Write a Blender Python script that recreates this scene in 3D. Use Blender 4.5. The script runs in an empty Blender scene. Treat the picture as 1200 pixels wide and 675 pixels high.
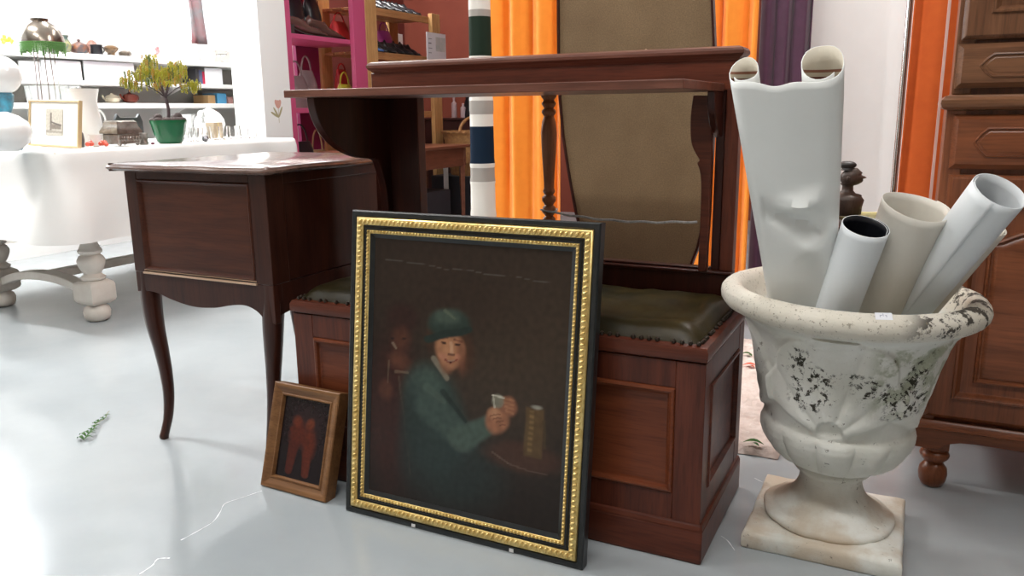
import bpy, bmesh, math, random
from mathutils import Vector, Matrix, noise
PI=math.pi; R=random.Random(7)
sc=bpy.context.scene; COL=sc.collection
# ------------------------------------------------------------------ camera
FPX,PIT,YAW,ROL,EYE=946.95,0.21537,0.46454,-0.01201,Vector((0,0,.85))
cF=Vector((-math.sin(YAW)*math.cos(PIT),math.cos(YAW)*math.cos(PIT),-math.sin(PIT)))
cR0=Vector((math.cos(YAW),math.sin(YAW),0)); cU0=cR0.cross(cF)
cR=cR0*math.cos(ROL)+cU0*math.sin(ROL); cU=-cR0*math.sin(ROL)+cU0*math.cos(ROL)
cd=bpy.data.cameras.new('camera'); cam=bpy.data.objects.new('camera',cd); COL.objects.link(cam)
cd.sensor_width=36; cd.lens=36*FPX/1200; cd.clip_start=.02
m=Matrix((cR,cU,-cF)).transposed().to_4x4(); m.translation=EYE; cam.matrix_world=m
sc.camera=cam
def P(x,y,ax,val):
    """survey helper: world point seen at photo pixel (x,y) on the plane axis=val"""
    d=cF*FPX+cR*(x-600)-cU*(y-337.5); t=(val-EYE[ax])/d[ax]; return EYE+d*t
# ------------------------------------------------------------------ materials
MATS={}
def mat(name,col=(.5,.5,.5),rough=.5,metal=0,**k):
    if name in MATS: return MATS[name]
    m=bpy.data.materials.new(name); m.use_nodes=True; nt=m.node_tree; b=nt.nodes['Principled BSDF']
    b.inputs['Base Color'].default_value=(*col,1); b.inputs['Roughness'].default_value=rough; b.inputs['Metallic'].default_value=metal
    if 'trans' in k: b.inputs['Transmission Weight'].default_value=k['trans']; b.inputs['IOR'].default_value=k.get('ior',1.45)
    if 'coat' in k: b.inputs['Coat Weight'].default_value=k['coat']; b.inputs['Coat Roughness'].default_value=k.get('coatr',.15)
    if 'sheen' in k: b.inputs['Sheen Weight'].default_value=k['sheen']
    if 'spec' in k: b.inputs['Specular IOR Level'].default_value=k['spec']
    MATS[name]=m
    if k.get('var') or k.get('bump'):
        tc=nt.nodes.new('ShaderNodeTexCoord'); mp=nt.nodes.new('ShaderNodeMapping'); mp.inputs['Scale'].default_value=k.get('scale',(1,1,1))
        nt.links.new(tc.outputs['Object'],mp.inputs[0])
        n=nt.nodes.new('ShaderNodeTexNoise'); n.inputs['Scale'].default_value=k.get('ns',8); n.inputs['Detail'].default_value=6; n.inputs['Roughness'].default_value=.6
        nt.links.new(mp.outputs[0],n.inputs['Vector'])
        if k.get('var'):
            r=nt.nodes.new('ShaderNodeValToRGB'); c2=k['var']
            r.color_ramp.elements[0].position=.32; r.color_ramp.elements[1].position=.68
            r.color_ramp.elements[0].color=(*col,1); r.color_ramp.elements[1].color=(*c2,1)
            nt.links.new(n.outputs['Fac'],r.inputs[0]); nt.links.new(r.outputs[0],b.inputs['Base Color'])
        if k.get('bump'):
            bp=nt.nodes.new('ShaderNodeBump'); bp.inputs['Strength'].default_value=k['bump']; bp.inputs['Distance'].default_value=k.get('bd',.002)
            nt.links.new(n.outputs['Fac'],bp.inputs['Height']); nt.links.new(bp.outputs[0],b.inputs['Normal'])
    return m
def nodes(m): return m.node_tree, m.node_tree.nodes['Principled BSDF']
def wood(name,c1,c2,axis=0,rough=.34,coat=.08,bump=.15,sc_=1.0):
    s=[26*sc_]*3; s[axis]=2.2*sc_
    m=mat(name,c1,rough,0,spec=.28,var=c2,scale=tuple(s),ns=1.6,bump=bump,bd=.0008,coat=coat,coatr=.2)
    # a second, fine pore layer
    nt,b=nodes(m); tc=nt.nodes.new('ShaderNodeTexCoord'); mp=nt.nodes.new('ShaderNodeMapping')
    s2=[260.]*3; s2[axis]=14; mp.inputs['Scale'].default_value=s2; nt.links.new(tc.outputs['Object'],mp.inputs[0])
    n=nt.nodes.new('ShaderNodeTexNoise'); n.inputs['Scale'].default_value=1; n.inputs['Detail'].default_value=3; nt.links.new(mp.outputs[0],n.inputs['Vector'])
    r=nt.nodes.new('ShaderNodeValToRGB'); r.color_ramp.elements[0].position=.38; r.color_ramp.elements[1].position=.5
    r.color_ramp.elements[0].color=(.55,.55,.55,1); r.color_ramp.elements[1].color=(1,1,1,1); nt.links.new(n.outputs['Fac'],r.inputs[0])
    mx=nt.nodes.new('ShaderNodeMix'); mx.data_type='RGBA'; mx.blend_type='MULTIPLY'; mx.inputs['Factor'].default_value=.45
    src=b.inputs['Base Color'].links[0].from_socket
    nt.links.new(src,mx.inputs['A']); nt.links.new(r.outputs[0],mx.inputs['B']); nt.links.new(mx.outputs['Result'],b.inputs['Base Color'])
    return m
MAHX=wood('mahogany_x',(.072,.017,.009),(.140,.035,.017),0)
MAHZ=wood('mahogany_z',(.072,.017,.009),(.140,.035,.017),2)
MAHD=wood('mahogany_dark',(.030,.007,.005),(.058,.014,.008),2)
MAHP=wood('mahogany_panel',(.125,.031,.012),(.200,.052,.019),0,rough=.35)
MAHT=wood('mahogany_worn_edge',(.10,.035,.022),(.19,.075,.05),0,rough=.4)
DESK=wood('desk_wood',(.030,.009,.006),(.056,.017,.010),2,rough=.28)
DESKT=wood('desk_top_wood',(.12,.07,.055),(.20,.12,.095),0,rough=.16,coat=.6)
DESKP=wood('desk_panel',(.050,.014,.008),(.085,.025,.012),0,rough=.3)
BRASS=mat('worn_gilt_strip',(.55,.38,.26),.3,.4)
OAKX=wood('oak_x',(.135,.058,.028),(.24,.110,.055),0,rough=.3,coat=.12)
OAKZ=wood('oak_z',(.130,.055,.027),(.23,.105,.052),2,rough=.28,coat=.25)
OAKL=wood('red_oak_x',(.150,.046,.018),(.25,.080,.032),0,rough=.3,coat=.25)
OAKLZ=wood('red_oak_z',(.150,.046,.018),(.25,.080,.032),2,rough=.3,coat=.25)
PINE=wood('pine',(.50,.27,.10),(.66,.40,.18),2,rough=.5,coat=0)
PINEY=wood('pine_y',(.42,.20,.08),(.56,.30,.13),1,rough=.5,coat=0)
TBL=wood('brown_table',(.16,.055,.03),(.24,.09,.05),1,rough=.35)
LEA=mat('green_leather',(.008,.008,.003),.38,0,var=(.036,.024,.005),ns=8,bump=.5,bd=.003,spec=.22)
STUD=mat('stud_metal',(.06,.045,.035),.3,.8)
EBON=mat('ebonised_wood',(.006,.008,.009),.28,0,var=(.016,.019,.02),ns=40,bump=.3,bd=.0006)
GILT=mat('gilt',(.62,.42,.13),.28,.75,var=(.85,.66,.28),ns=60,bump=.4,bd=.001)
BROWNF=wood('walnut_frame',(.14,.06,.022),(.24,.115,.045),0,rough=.4,coat=.1)
WHITE=mat('white_paint',(.82,.82,.80),.45)
WHITEW=mat('white_wood_paint',(.74,.70,.64),.45,0,var=(.62,.56,.50),ns=9,bump=.2,bd=.001)
CHINA=mat('white_china',(.85,.85,.84),.12)
GLASS=mat('clear_glass',(1,1,1),.03,0,trans=1.0,ior=1.45)
CRYS=mat('cut_crystal',(.92,.95,.95),.08,0,trans=.75,ior=1.5,bump=.8,bd=.01,ns=30)
CHROME=mat('chrome',(.75,.76,.78),.12,1.0)
SILVER=mat('tarnished_silver',(.42,.40,.37),.3,.85,var=(.22,.20,.18),ns=30,bump=.6,bd=.004)
BRONZE=mat('tin_shade_metal',(.36,.32,.27),.22,.9,var=(.16,.12,.09),ns=9)
BLACK=mat('black_leather',(.012,.013,.016),.3)
DARK=mat('dark_box',(.02,.02,.026),.6)
PINK=mat('pink_paint',(.56,.09,.21),.45); PINKD=mat('magenta_paint',(.26,.022,.10),.5)
RUST=mat('rust_wall',(.19,.036,.018),.8,0,var=(.22,.044,.022),ns=3)
# floor : glossy grey painted concrete with scuffs
FLOOR=mat('painted_floor',(.33,.365,.385),.12,0,var=(.40,.43,.445),ns=1.3,spec=.6)
nt,b=nodes(FLOOR)
tc=nt.nodes.new('ShaderNodeTexCoord')
n2=nt.nodes.new('ShaderNodeTexNoise'); n2.inputs['Scale'].default_value=3.2; n2.inputs['Detail'].default_value=8; nt.links.new(tc.outputs['Object'],n2.inputs['Vector'])
mr=nt.nodes.new('ShaderNodeMapRange'); mr.inputs['From Min'].default_value=.35; mr.inputs['From Max'].default_value=.7; mr.inputs['To Min'].default_value=.10; mr.inputs['To Max'].default_value=.26
nt.links.new(n2.outputs['Fac'],mr.inputs['Value']); nt.links.new(mr.outputs[0],b.inputs['Roughness'])
n3=nt.nodes.new('ShaderNodeTexNoise'); n3.inputs['Scale'].default_value=70; n3.inputs['Detail'].default_value=4; nt.links.new(tc.outputs['Object'],n3.inputs['Vector'])
bp=nt.nodes.new('ShaderNodeBump'); bp.inputs['Strength'].default_value=.06; bp.inputs['Distance'].default_value=.002; nt.links.new(n3.outputs['Fac'],bp.inputs['Height']); nt.links.new(bp.outputs[0],b.inputs['Normal'])
WALLW=mat('white_wall',(.86,.86,.85),.7)
WALLG=mat('grey_wall',(.50,.49,.46),.7)
# ------------------------------------------------------------------ object helpers
ORG={}
def fin(b,name,m,parent=None,label=None,cat=None,group=None,kind=None,org=None,smooth=35,bev=0,sub=0):
    bm=b.bm
    bmesh.ops.recalc_face_normals(bm,faces=bm.faces)
    if parent is not None: o0=ORG[parent]
    elif org is not None: o0=Vector(org)
    else:
        xs=[v.co for v in bm.verts]; o0=Vector(((min(v.x for v in xs)+max(v.x for v in xs))/2,(min(v.y for v in xs)+max(v.y for v in xs))/2,min(v.z for v in xs)))
    for v in bm.verts: v.co-=o0
    me=bpy.data.meshes.new(name); bm.to_mesh(me); bm.free()
    for mm in (m if isinstance(m,(list,tuple)) else [m]): me.materials.append(mm)
    me.shade_smooth(); me.set_sharp_from_angle(angle=math.radians(smooth))
    ob=bpy.data.objects.new(name,me); COL.objects.link(ob)
    if parent is not None: ob.parent=parent
    else: ob.location=o0
    ORG[ob]=o0
    if bev:
        md=ob.modifiers.new('b','BEVEL'); md.width=bev; md.segments=2; md.limit_method='ANGLE'; md.angle_limit=math.radians(40); md.harden_normals=False
    if sub:
        md=ob.modifiers.new('s','SUBSURF'); md.levels=sub; md.render_levels=sub
    tag(ob,label,cat,group,kind); return ob
def tag(o,label=None,cat=None,group=None,kind=None):
    if label: o['label']=label
    if cat: o['category']=cat
    if group: o['group']=group
    if kind: o['kind']=kind
    return o
def thing(name,loc,label,cat,group=None,rotz=0):
    o=bpy.data.objects.new(name,None); COL.objects.link(o); o.location=loc; o.rotation_euler[2]=rotz; o.empty_display_size=.05
    ORG[o]=Vector(loc); return tag(o,label,cat,group)
def dup(root,loc,label=None,rot=None,scale=None,group=None):
    def cp(o,par):
        c=o.copy(); COL.objects.link(c)
        if par is not None: c.parent=par
        for ch in [x for x in ALLCH.get(o,[])]: pass
        for ch in o.children: cp(ch,c)
        return c
    c=cp(root,None); c.location=loc
    if rot is not None: c.rotation_euler=rot
    if scale is not None: c.scale=scale if hasattr(scale,'__len__') else (scale,)*3
    if label: c['label']=label
    if group: c['group']=group
    return c
ALLCH={}
class B:
    def __init__(s): s.bm=bmesh.new()
    def verts(s,pts): return [s.bm.verts.new(p) for p in pts]
    def face(s,vs,mi=0):
        try:
            f=s.bm.faces.new(vs); f.material_index=mi; return f
        except ValueError: return None
    def box(s,x0,x1,y0,y1,z0,z1,mi=0,mtx=None):
        p=[(x,y,z) for z in (z0,z1) for y in (y0,y1) for x in (x0,x1)]
        if mtx: p=[mtx@Vector(q) for q in p]
        v=s.verts(p)
        for f in ((0,2,3,1),(4,5,7,6),(0,1,5,4),(2,6,7,3),(0,4,6,2),(1,3,7,5)): s.face([v[i] for i in f],mi)
        return s
    def grid(s,rows,closed_u=False,closed_v=False,mi=0,capu=False):
        g=[s.verts(r) for r in rows]; nu=len(g); nv=len(g[0])
        for i in range(nu-(0 if closed_u else 1)):
            for j in range(nv-(0 if closed_v else 1)):
                s.face([g[i][j],g[(i+1)%nu][j],g[(i+1)%nu][(j+1)%nv],g[i][(j+1)%nv]],mi)
        if capu: s.face(g[0][::-1],mi); s.face(g[-1],mi)
        return g
    def lathe(s,prof,c=(0,0,0),n=32,fn=None,mtx=None,mi=0,cap=True):
        rows=[]
        for r,z in prof:
            row=[]
            for k in range(n):
                a=2*PI*k/n; rr=fn(r,z,a) if fn else r
                p=Vector((rr*math.cos(a),rr*math.sin(a),z))
                if mtx: p=mtx@p
                row.append(Vector(c)+p)
            rows.append(row)
        g=s.grid(rows,closed_v=True,mi=mi)
        if cap: s.face(g[0][::-1],mi); s.face(g[-1],mi)
        return s
    def tube(s,path,rad,n=10,mi=0,cap=True):
        path=[Vector(p) for p in path]; rows=[]; up=Vector((0,0,1)); t0=(path[1]-path[0]).normalized()
        a=t0.cross(up); a=a.normalized() if a.length>1e-3 else Vector((1,0,0))
        for i,p in enumerate(path):
            t=(path[min(i+1,len(path)-1)]-path[max(i-1,0)]).normalized()
            a=(a-t*a.dot(t)).normalized(); bb=t.cross(a); r=rad(i/(len(path)-1)) if callable(rad) else rad
            rx,ry=r if isinstance(r,tuple) else (r,r)
            rows.append([p+a*rx*math.cos(2*PI*k/n)+bb*ry*math.sin(2*PI*k/n) for k in range(n)])
        g=s.grid(rows,closed_v=True,mi=mi)
        if cap: s.face(g[0][::-1],mi); s.face(g[-1],mi)
        return s
    def prism(s,poly,mp,h0,h1,mi=0):
        a=s.verts([mp(u,v,h0) for u,v in poly]); b=s.verts([mp(u,v,h1) for u,v in poly]); n=len(poly)
        s.face(a[::-1],mi); s.face(b,mi)
        for i in range(n): s.face([a[i],a[(i+1)%n],b[(i+1)%n],b[i]],mi)
        return s
    def relief(s,poly,prof,mp,cap=True,mi=0,capmi=None):
        area=sum(poly[i][0]*poly[(i+1)%len(poly)][1]-poly[(i+1)%len(poly)][0]*poly[i][1] for i in range(len(poly)))
        if area<0: poly=poly[::-1]
        rows=[[mp(u,v,h) for u,v in inset(poly,d)] for d,h in prof]
        g=s.grid(rows,closed_v=True,mi=mi)
        if cap: s.face(g[-1],mi if capmi is None else capmi)
        return s
    def sphere(s,c,r,n=12,m_=8,sc_=(1,1,1),mi=0,mtx=None):
        prof=[(max(r*math.sin(PI*i/m_),r*.02),-r*math.cos(PI*i/m_)) for i in range(m_+1)]
        M=Matrix.Diagonal((*sc_,1)); M=(mtx@M) if mtx else M
        return s.lathe(prof,c,n,mtx=M,mi=mi)
def inset(poly,d):
    n=len(poly); out=[]
    for i in range(n):
        p0=Vector(poly[i-1]); p1=Vector(poly[i]); p2=Vector(poly[(i+1)%n])
        e1=(p1-p0).normalized(); e2=(p2-p1).normalized(); n1=Vector((-e1.y,e1.x)); n2=Vector((-e2.y,e2.x))
        k=(n1+n2); L=max(1+n1.dot(n2),.25); out.append(tuple(p1+k*d/L))
    return out
def rect(a,b,c,d): return [(a,c),(b,c),(b,d),(a,d)]
def spl(pts,n=8):
    pts=[Vector(p) for p in pts]; out=[]
    for i in range(len(pts)-1):
        p0=pts[max(i-1,0)];p1=pts[i];p2=pts[i+1];p3=pts[min(i+2,len(pts)-1)]
        for k in range(n):
            t=k/n; out.append(.5*((2*p1)+(-p0+p2)*t+(2*p0-5*p1+4*p2-p3)*t*t+(-p0+3*p1-3*p2+p3)*t**3))
    out.append(pts[-1]); return out
def fr(y,s=-1): return lambda u,v,h: Vector((u,y+s*h,v))        # front plane facing -Y : h grows towards the viewer
def sd(x,s=1): return lambda u,v,h: Vector((x+s*h,u,v))          # side plane facing +X
# ================================================================== ROOM
b=B(); b.box(-4.9,3.2,-1.6,6.4,-.05,0); fin(b,'floor',FLOOR,kind='structure')
b=B(); b.box(-4.9,3.2,-1.6,6.4,2.8,2.86); fin(b,'ceiling',WALLW,kind='structure')
b=B(); b.box(-3.95,3.2,6.4,6.46,0,2.8); b.box(-4.9,-3.95,6.4,6.46,0,2.8); fin(b,'wall_back',RUST,kind='structure')
b=B(); b.box(-4.96,3.26,-1.66,-1.6,0,2.8); fin(b,'wall_front',mat('beige_wall',(.34,.30,.26),.8),kind='structure')
b=B(); b.box(3.2,3.26,-1.6,6.46,0,2.8); fin(b,'wall_right',mat('beige_wall'),kind='structure')
# left wall with a wide shop window over the shelves
b=B(); b.box(-4.96,-4.9,-1.6,6.46,0,1.33); b.box(-4.96,-4.9,-1.6,6.46,2.62,2.8); b.box(-4.96,-4.9,-1.6,-1.3,1.33,2.62); b.box(-4.96,-4.9,5.6,6.46,1.33,2.62)
fin(b,'wall_left',WALLG,kind='structure')
w=B()
for y in (-1.3,.42,2.14,3.86,5.55): w.box(-4.967,-4.913,y,y+.05,1.3805,2.5695)
w.box(-4.97,-4.91,-1.3,5.6,1.33,1.38); w.box(-4.97,-4.91,-1.3,5.6,2.57,2.62)
wf=fin(w,'window_1',WHITE,kind='structure')
b=B(); b.box(-4.945,-4.94,-1.29,5.59,1.34,2.61); fin(b,'glass_pane',GLASS,parent=wf)
b=B(); b.box(-4.9,-4.87,-1.6,6.4,0,.10); fin(b,'baseboard_left',WHITE,kind='structure')
b=B(); b.box(-3.63,-3.40,3.63,3.86,0,2.8); fin(b,'wall_pillar',WALLW,kind='structure',bev=.004)
# ---- tulip painted on the pillar
b=B()
tf=lambda u,v,h: Vector((-3.40+h,3.745+u,v))
for k,(cu,cv,a,l,wd) in enumerate([(0,0,0,.05,.028),(-.014,.004,.25,.048,.018),(.014,.004,-.25,.048,.018)]):
    pl=[]
    for i in range(16):
        t=2*PI*i/16; x=wd*math.sin(t)*.5*(1.1-.3*math.cos(t)); y=l*.5*-math.cos(t)
        pl.append((cu+x*math.cos(a)-y*math.sin(a),.905+cv+x*math.sin(a)+y*math.cos(a)))
    b.prism(pl,tf,-.001,.001+.0002*k)
td=fin(b,'tulip_decal',mat('tulip_pink',(.66,.36,.30),.7),label='pink tulip motif with green leaves on the white pillar',cat='wall decal')
b=B()
for s,a in ((-1,.6),(1,-.5),(-1,1.1)):
    pl=[]
    for i in range(14):
        t=2*PI*i/14; x=.007*math.sin(t); y=.036-.036*math.cos(t)
        pl.append((x*math.cos(a)-y*math.sin(a),.83+x*math.sin(a)+y*math.cos(a)))
    b.prism(pl,tf,.0002,.0005)
b.prism(rect(-.0015,.0015,.80,.885),tf,.0001,.0004)
fin(b,'tulip_leaves',mat('tulip_green',(.42,.38,.22),.7),parent=td)
# ================================================================== HALL BENCH (monk's settle)
bench=thing('hall_bench',(-.794,1.585,0),'dark mahogany hall bench with green leather seat and shelf back, behind the large painting','bench')
X0,X1,Y0,Y1=-1.275,-.313,1.405,1.765
b=B(); b.box(X0-.006,X1+.006,Y0-.006,Y1,.0,.070)
b.relief(rect(X0-.006,X1+.006,Y0-.006,Y1),[(0,.070),(.002,.078),(.006,.082)],lambda u,v,h:Vector((u,v,h)))
fin(b,'plinth',MAHX,parent=bench,bev=.004)
b=B(); b.box(X0+.012,X1-.012,Y0+.014,Y1-.005,.082,.397)       # carcass core
for x0,x1 in ((X0,X0+.055),(X1-.055,X1)):
    for y0,y1 in ((Y0,Y0+.05),(Y1-.05,Y1)): b.box(x0,x1,y0,y1,.08,.398)
b.box(-.83,-.77,Y0+.0004,Y0+.03,.135,.345)
for z0,z1 in ((.08,.135),(.345,.398)):
    b.box(X0+.055,X1-.055,Y0+.0006,Y0+.03,z0,z1); b.box(X1-.03,X1-.0006,Y0+.05,Y1-.05,z0,z1); b.box(X0+.0006,X0+.03,Y0+.05,Y1-.05,z0,z1)
fin(b,'body',MAHZ,parent=bench,bev=.0015)
for x0,x1 in ((X0+.055,-.83),(-.77,X1-.055)):
    b=B(); b.relief(rect(x0,x1,.135,.345),[(0,-.002),(.002,.003),(.006,.005),(.010,.003),(.012,-.004),(.016,-.007),(.018,-.0075)],fr(Y0)); fin(b,'front_panel',MAHP,parent=bench)
b=B(); b.relief(rect(Y0+.05,Y1-.05,.135,.345),[(0,0),(.003,.003),(.008,.003),(.012,-.006),(.014,-.007)],sd(X1)); fin(b,'side_panel',MAHX,parent=bench)
# seat rim moulding
b=B(); b.relief(rect(X0-.004,X1+.004,Y0-.006,Y1),[(.012,.396),(.008,.400),(.002,.402),(0,.408),(0,.420),(.004,.428),(.012,.431),(.02,.431)],lambda u,v,h:Vector((u,v,h)))
fin(b,'seat_rim',MAHX,parent=bench)
# cushion: domed leather pad
b=B(); rows=[]; nx,ny=70,26
for j in range(ny+1):
    row=[]
    for i in range(nx+1):
        u=i/nx; v=j/ny; x=X0+.014+(X1-X0-.028)*u; y=Y0+.006+(Y1-.03-Y0-.006)*v
        e=min(1,min(u,1-u)*(X1-X0)/.045); f_=min(1,min(v,1-v)*.34/.045)
        h=.428+.034*math.sin(PI/2*e)**.6*math.sin(PI/2*f_)**.6 if e>0 and f_>0 else .428
        h+=.010*noise.noise(Vector((x*7,y*7,1)))*e*f_ + .004*noise.noise(Vector((x*26,y*18,4)))*e*f_
        row.append((x,y,h))
    rows.append(row)
g=b.grid(rows); fin(b,'seat_cushion',LEA,parent=bench,smooth=80)
b=B()
def stud(x,y,z): b.sphere((x,y,z),.0048,8,5)
n=60
for i in range(n+1):
    if R.random()<.12: continue
    stud(X0+.016+(X1-X0-.032)*i/n,Y0+.005,.4335)
for i in range(1,26):
    for x in (X0+.013,X1-.013):
        if R.random()>.1: stud(x,Y0+.005+(.325)*i/26,.4335)
fin(b,'seat_studs',STUD,parent=bench,kind='stuff')
# back frame
XB0,XB1=-1.262,-.340; YB0,YB1=1.735,1.768
b=B(); b.box(XB0,XB1,YB0-.006,YB1,.431,.500); b.box(XB0,XB1,YB0-.012,YB1,.500,.507); b.box(XB0+.05,XB1-.05,YB0+.004,YB1-.004,.507,.512)
fin(b,'lower_rail',MAHD,parent=bench,bev=.002)
b=B(); b.box(XB0,XB1,YB0,YB1,.888,.948); fin(b,'top_rail',MAHX,parent=bench,bev=.0015)
b=B(); b.relief(rect(XB0-.004,XB1+.006,YB0-.014,YB1+.02),[(.016,.946),(.010,.950),(.008,.953),(.004,.955),(0,.960),(0,.966),(.003,.971),(.010,.974),(.014,.975)],lambda u,v,h:Vector((u,v,h)))
fin(b,'top_moulding',MAHT,parent=bench,smooth=25)
b=B(); b.box(XB1-.028,XB1,YB0,YB1,.507,.889); fin(b,'stile',MAHZ,parent=bench,bev=.002)
b=B(); b.box(XB1-.048,XB1-.029,YB0+.006,YB1-.008,.507,.889); fin(b,'stile',MAHD,parent=bench,bev=.002)
b=B(); b.box(XB0,XB0+.135,YB0,YB1,.507,.889); fin(b,'stile',MAHD,parent=bench,bev=.002)
# scroll-cut post on the right
xe=lambda px_,y_: P(px_,y_,1,YB0-.01)
L=[(814,112),(811.5,130),(810.5,150),(812,168),(817,180),(821,187),(818.5,191),(821,198),(823,212),(822.5,240),(821,280),(819,317)]
Rr=[(829,317),(830,290),(833,250),(835,200),(835,160),(835.5,112)]
poly=[(xe(*p).x,xe(*p).z) for p in L]+[(xe(*p).x,xe(*p).z) for p in Rr]
poly=[(p.x,p.y) for p in spl([Vector((u,v,0)) for u,v in poly[:len(L)]],4)]+poly[len(L):]
b=B(); b.prism(poly[::-1],lambda u,v,h:Vector((u,YB0-.006-h,v)),-.004,.016); fin(b,'scroll_post',MAHX,parent=bench,bev=.0015)
# shelf (folding leaf)
b=B(); b.box(-1.262,-.373,1.41,YB0+.004,.8845,.901); fin(b,'shelf',MAHT,parent=bench,bev=.0015)
# left bracket : quarter-round board under the shelf, its lower part set back
arc=[(1.452,.8845)]+[(1.452+.205*math.sin(t)**1.0*1.0,.742+.130*math.cos(t)) if 0 else (1.452+.215*(1-math.cos(t)),.8845-.145*math.sin(t)) for t in [PI/2*i/14 for i in range(1,15)]]
arc=arc+[(1.685,.732),(1.70,.70),(1.712,.66),(1.718,.60),(1.72,.507)]
b=B(); b.prism(arc+[(YB0+.01,.507),(YB0+.01,.8845)],lambda u,v,h:Vector((-1.235+h,u,v)),0,.022); fin(b,'bracket',MAHD,parent=bench,bev=.002)
arc2=[(1.66,.8845),(1.665,.85),(1.685,.82),(1.715,.80),(YB0+.01,.79),(YB0+.01,.8845)]
b=B(); b.prism(arc2,lambda u,v,h:Vector((-.3905+h,u,v)),0,.016); fin(b,'bracket',MAHD,parent=bench,bev=.002)
arc3=[(1.69,.72),(1.715,.69),(1.735,.66),(1.735,.507)]
# turned baluster
prof=[(.016,.512),(.016,.53),(.011,.535),(.017,.542),(.011,.549),(.016,.556),(.010,.562),(.017,.57),(.0165,.578),(.009,.585),(.0155,.593),(.0155,.60),(.009,.606),(.017,.616),(.0155,.626),(.010,.632),(.0165,.642),(.0165,.65),(.010,.656),(.015,.664),(.012,.672),(.0125,.69),(.015,.73),(.0175,.77),(.0185,.80),(.016,.825),(.0115,.838),(.0165,.845),(.0165,.85),(.011,.856),(.0175,.866),(.012,.874),(.018,.882),(.018,.889)]
b=B(); b.lathe(prof,(-.777,1.752,0),24); fin(b,'baluster',wood('baluster_wood',(.24,.085,.035),(.34,.13,.055),2),parent=bench,smooth=50)
# cord
b=B(); c0=P(642,248,1,1.733); c1=P(817,260,1,1.722)
pts=[c0.lerp(c1,i/24)+Vector((0,0,-.010*math.sin(PI*i/24)+.0012*math.sin(i*1.3))) for i in range(25)]
b.tube(pts,lambda t:(.0012,.0026),8)
b.tube([Vector((-.777,1.752,c0.z+.001))+Vector((.0195*math.cos(a),.0195*math.sin(a),.002*math.sin(a*2))) for a in [2*PI*i/20 for i in range(21)]],.002,6)
fin(b,'tie_cord',mat('grey_twine',(.55,.54,.54),.8,0,var=(.3,.3,.3),ns=120),label='grey twine stretched from the turned baluster to the scroll post',cat='cord')
# ================================================================== DESK with cabriole legs
dk=thing('writing_desk',(-1.57,1.7,0),'dark brown side desk with serpentine top and slender cabriole legs, left of the bench','desk')
DX0,DX1,DY0,DY1=-1.805,-1.335,1.41,1.98
b=B(); b.box(DX0+.005,DX1-.005,DY0+.010,DY1-.010,.456,.713); 
# front stiles/rails (front face toward the viewer)
b.box(DX0,DX0+.042,DY0,DY0+.06,.455,.714); b.box(DX1-.052,DX1,DY0,DY0+.06,.455,.714); b.box(DX0+.042,DX1-.052,DY0+.0004,DY0+.02,.694,.714)
b.box(DX1-.05,DX1,DY1-.06,DY1,.455,.714); b.box(DX0,DX0+.05,DY1-.06,DY1,.455,.714); b.box(DX1-.02,DX1-.0006,DY0+.06,DY1-.06,.69,.714)
fin(b,'carcass',DESK,parent=dk,bev=.002)
b=B(); b.relief(rect(DX0+.042,DX1-.052,.462,.694),[(0,0),(.003,.003),(.006,.001),(.008,-.004),(.010,-.006)],fr(DY0)); fin(b,'end_panel',DESKP,parent=dk)
b=B(); b.box(DX0+.036,DX1-.048,DY0-.005,DY0+.003,.452,.457); b.box(DX0+.038,DX1-.050,DY0-.002,DY0+.003,.4605,.4625); fin(b,'panel_moulding',BRASS,parent=dk,bev=.001)
# scalloped aprons
ap=[(DX0+.0008,.455),(DX0+.0008,.40)]+[(p.x,p.y) for p in spl([Vector((DX0+.045,.405,0)),Vector((DX0+.075,.402,0)),Vector((DX0+.13,.388,0)),Vector((DX0+.20,.378,0)),Vector((DX0+.27,.382,0)),Vector((DX0+.33,.394,0)),Vector((DX0+.375,.398,0)),Vector((DX0+.41,.388,0)),Vector((DX0+.43,.372,0))],5)]+[(DX1-.0008,.36),(DX1-.0008,.455)]
b=B(); b.prism(ap[::-1],lambda u,v,h:Vector((u,DY0+.0008+h,v)),0,.02); fin(b,'apron',DESK,parent=dk,bev=.0015)
ap2=[(DY0,.47),(DY0,.38),(DY0+.06,.385)]+[(p.x,p.y) for p in spl([Vector((DY0+.08,.40,0)),Vector((DY0+.16,.405,0)),Vector((DY0+.285,.39,0)),Vector((DY0+.41,.405,0)),Vector((DY1-.08,.40,0))],5)]+[(DY1-.06,.385),(DY1,.38),(DY1,.47)]
ap2=[(min(max(u,DY0+.022),DY1-.002),min(v,.455)) for u,v in ap2]
for xs_,sg in ((DX1-.001,-1),(DX0+.001,1)):
    b=B(); b.prism(ap2,lambda u,v,h:Vector((xs_+sg*h,u,v)),0,.02); fin(b,'side_apron',DESK,parent=dk)
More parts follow.
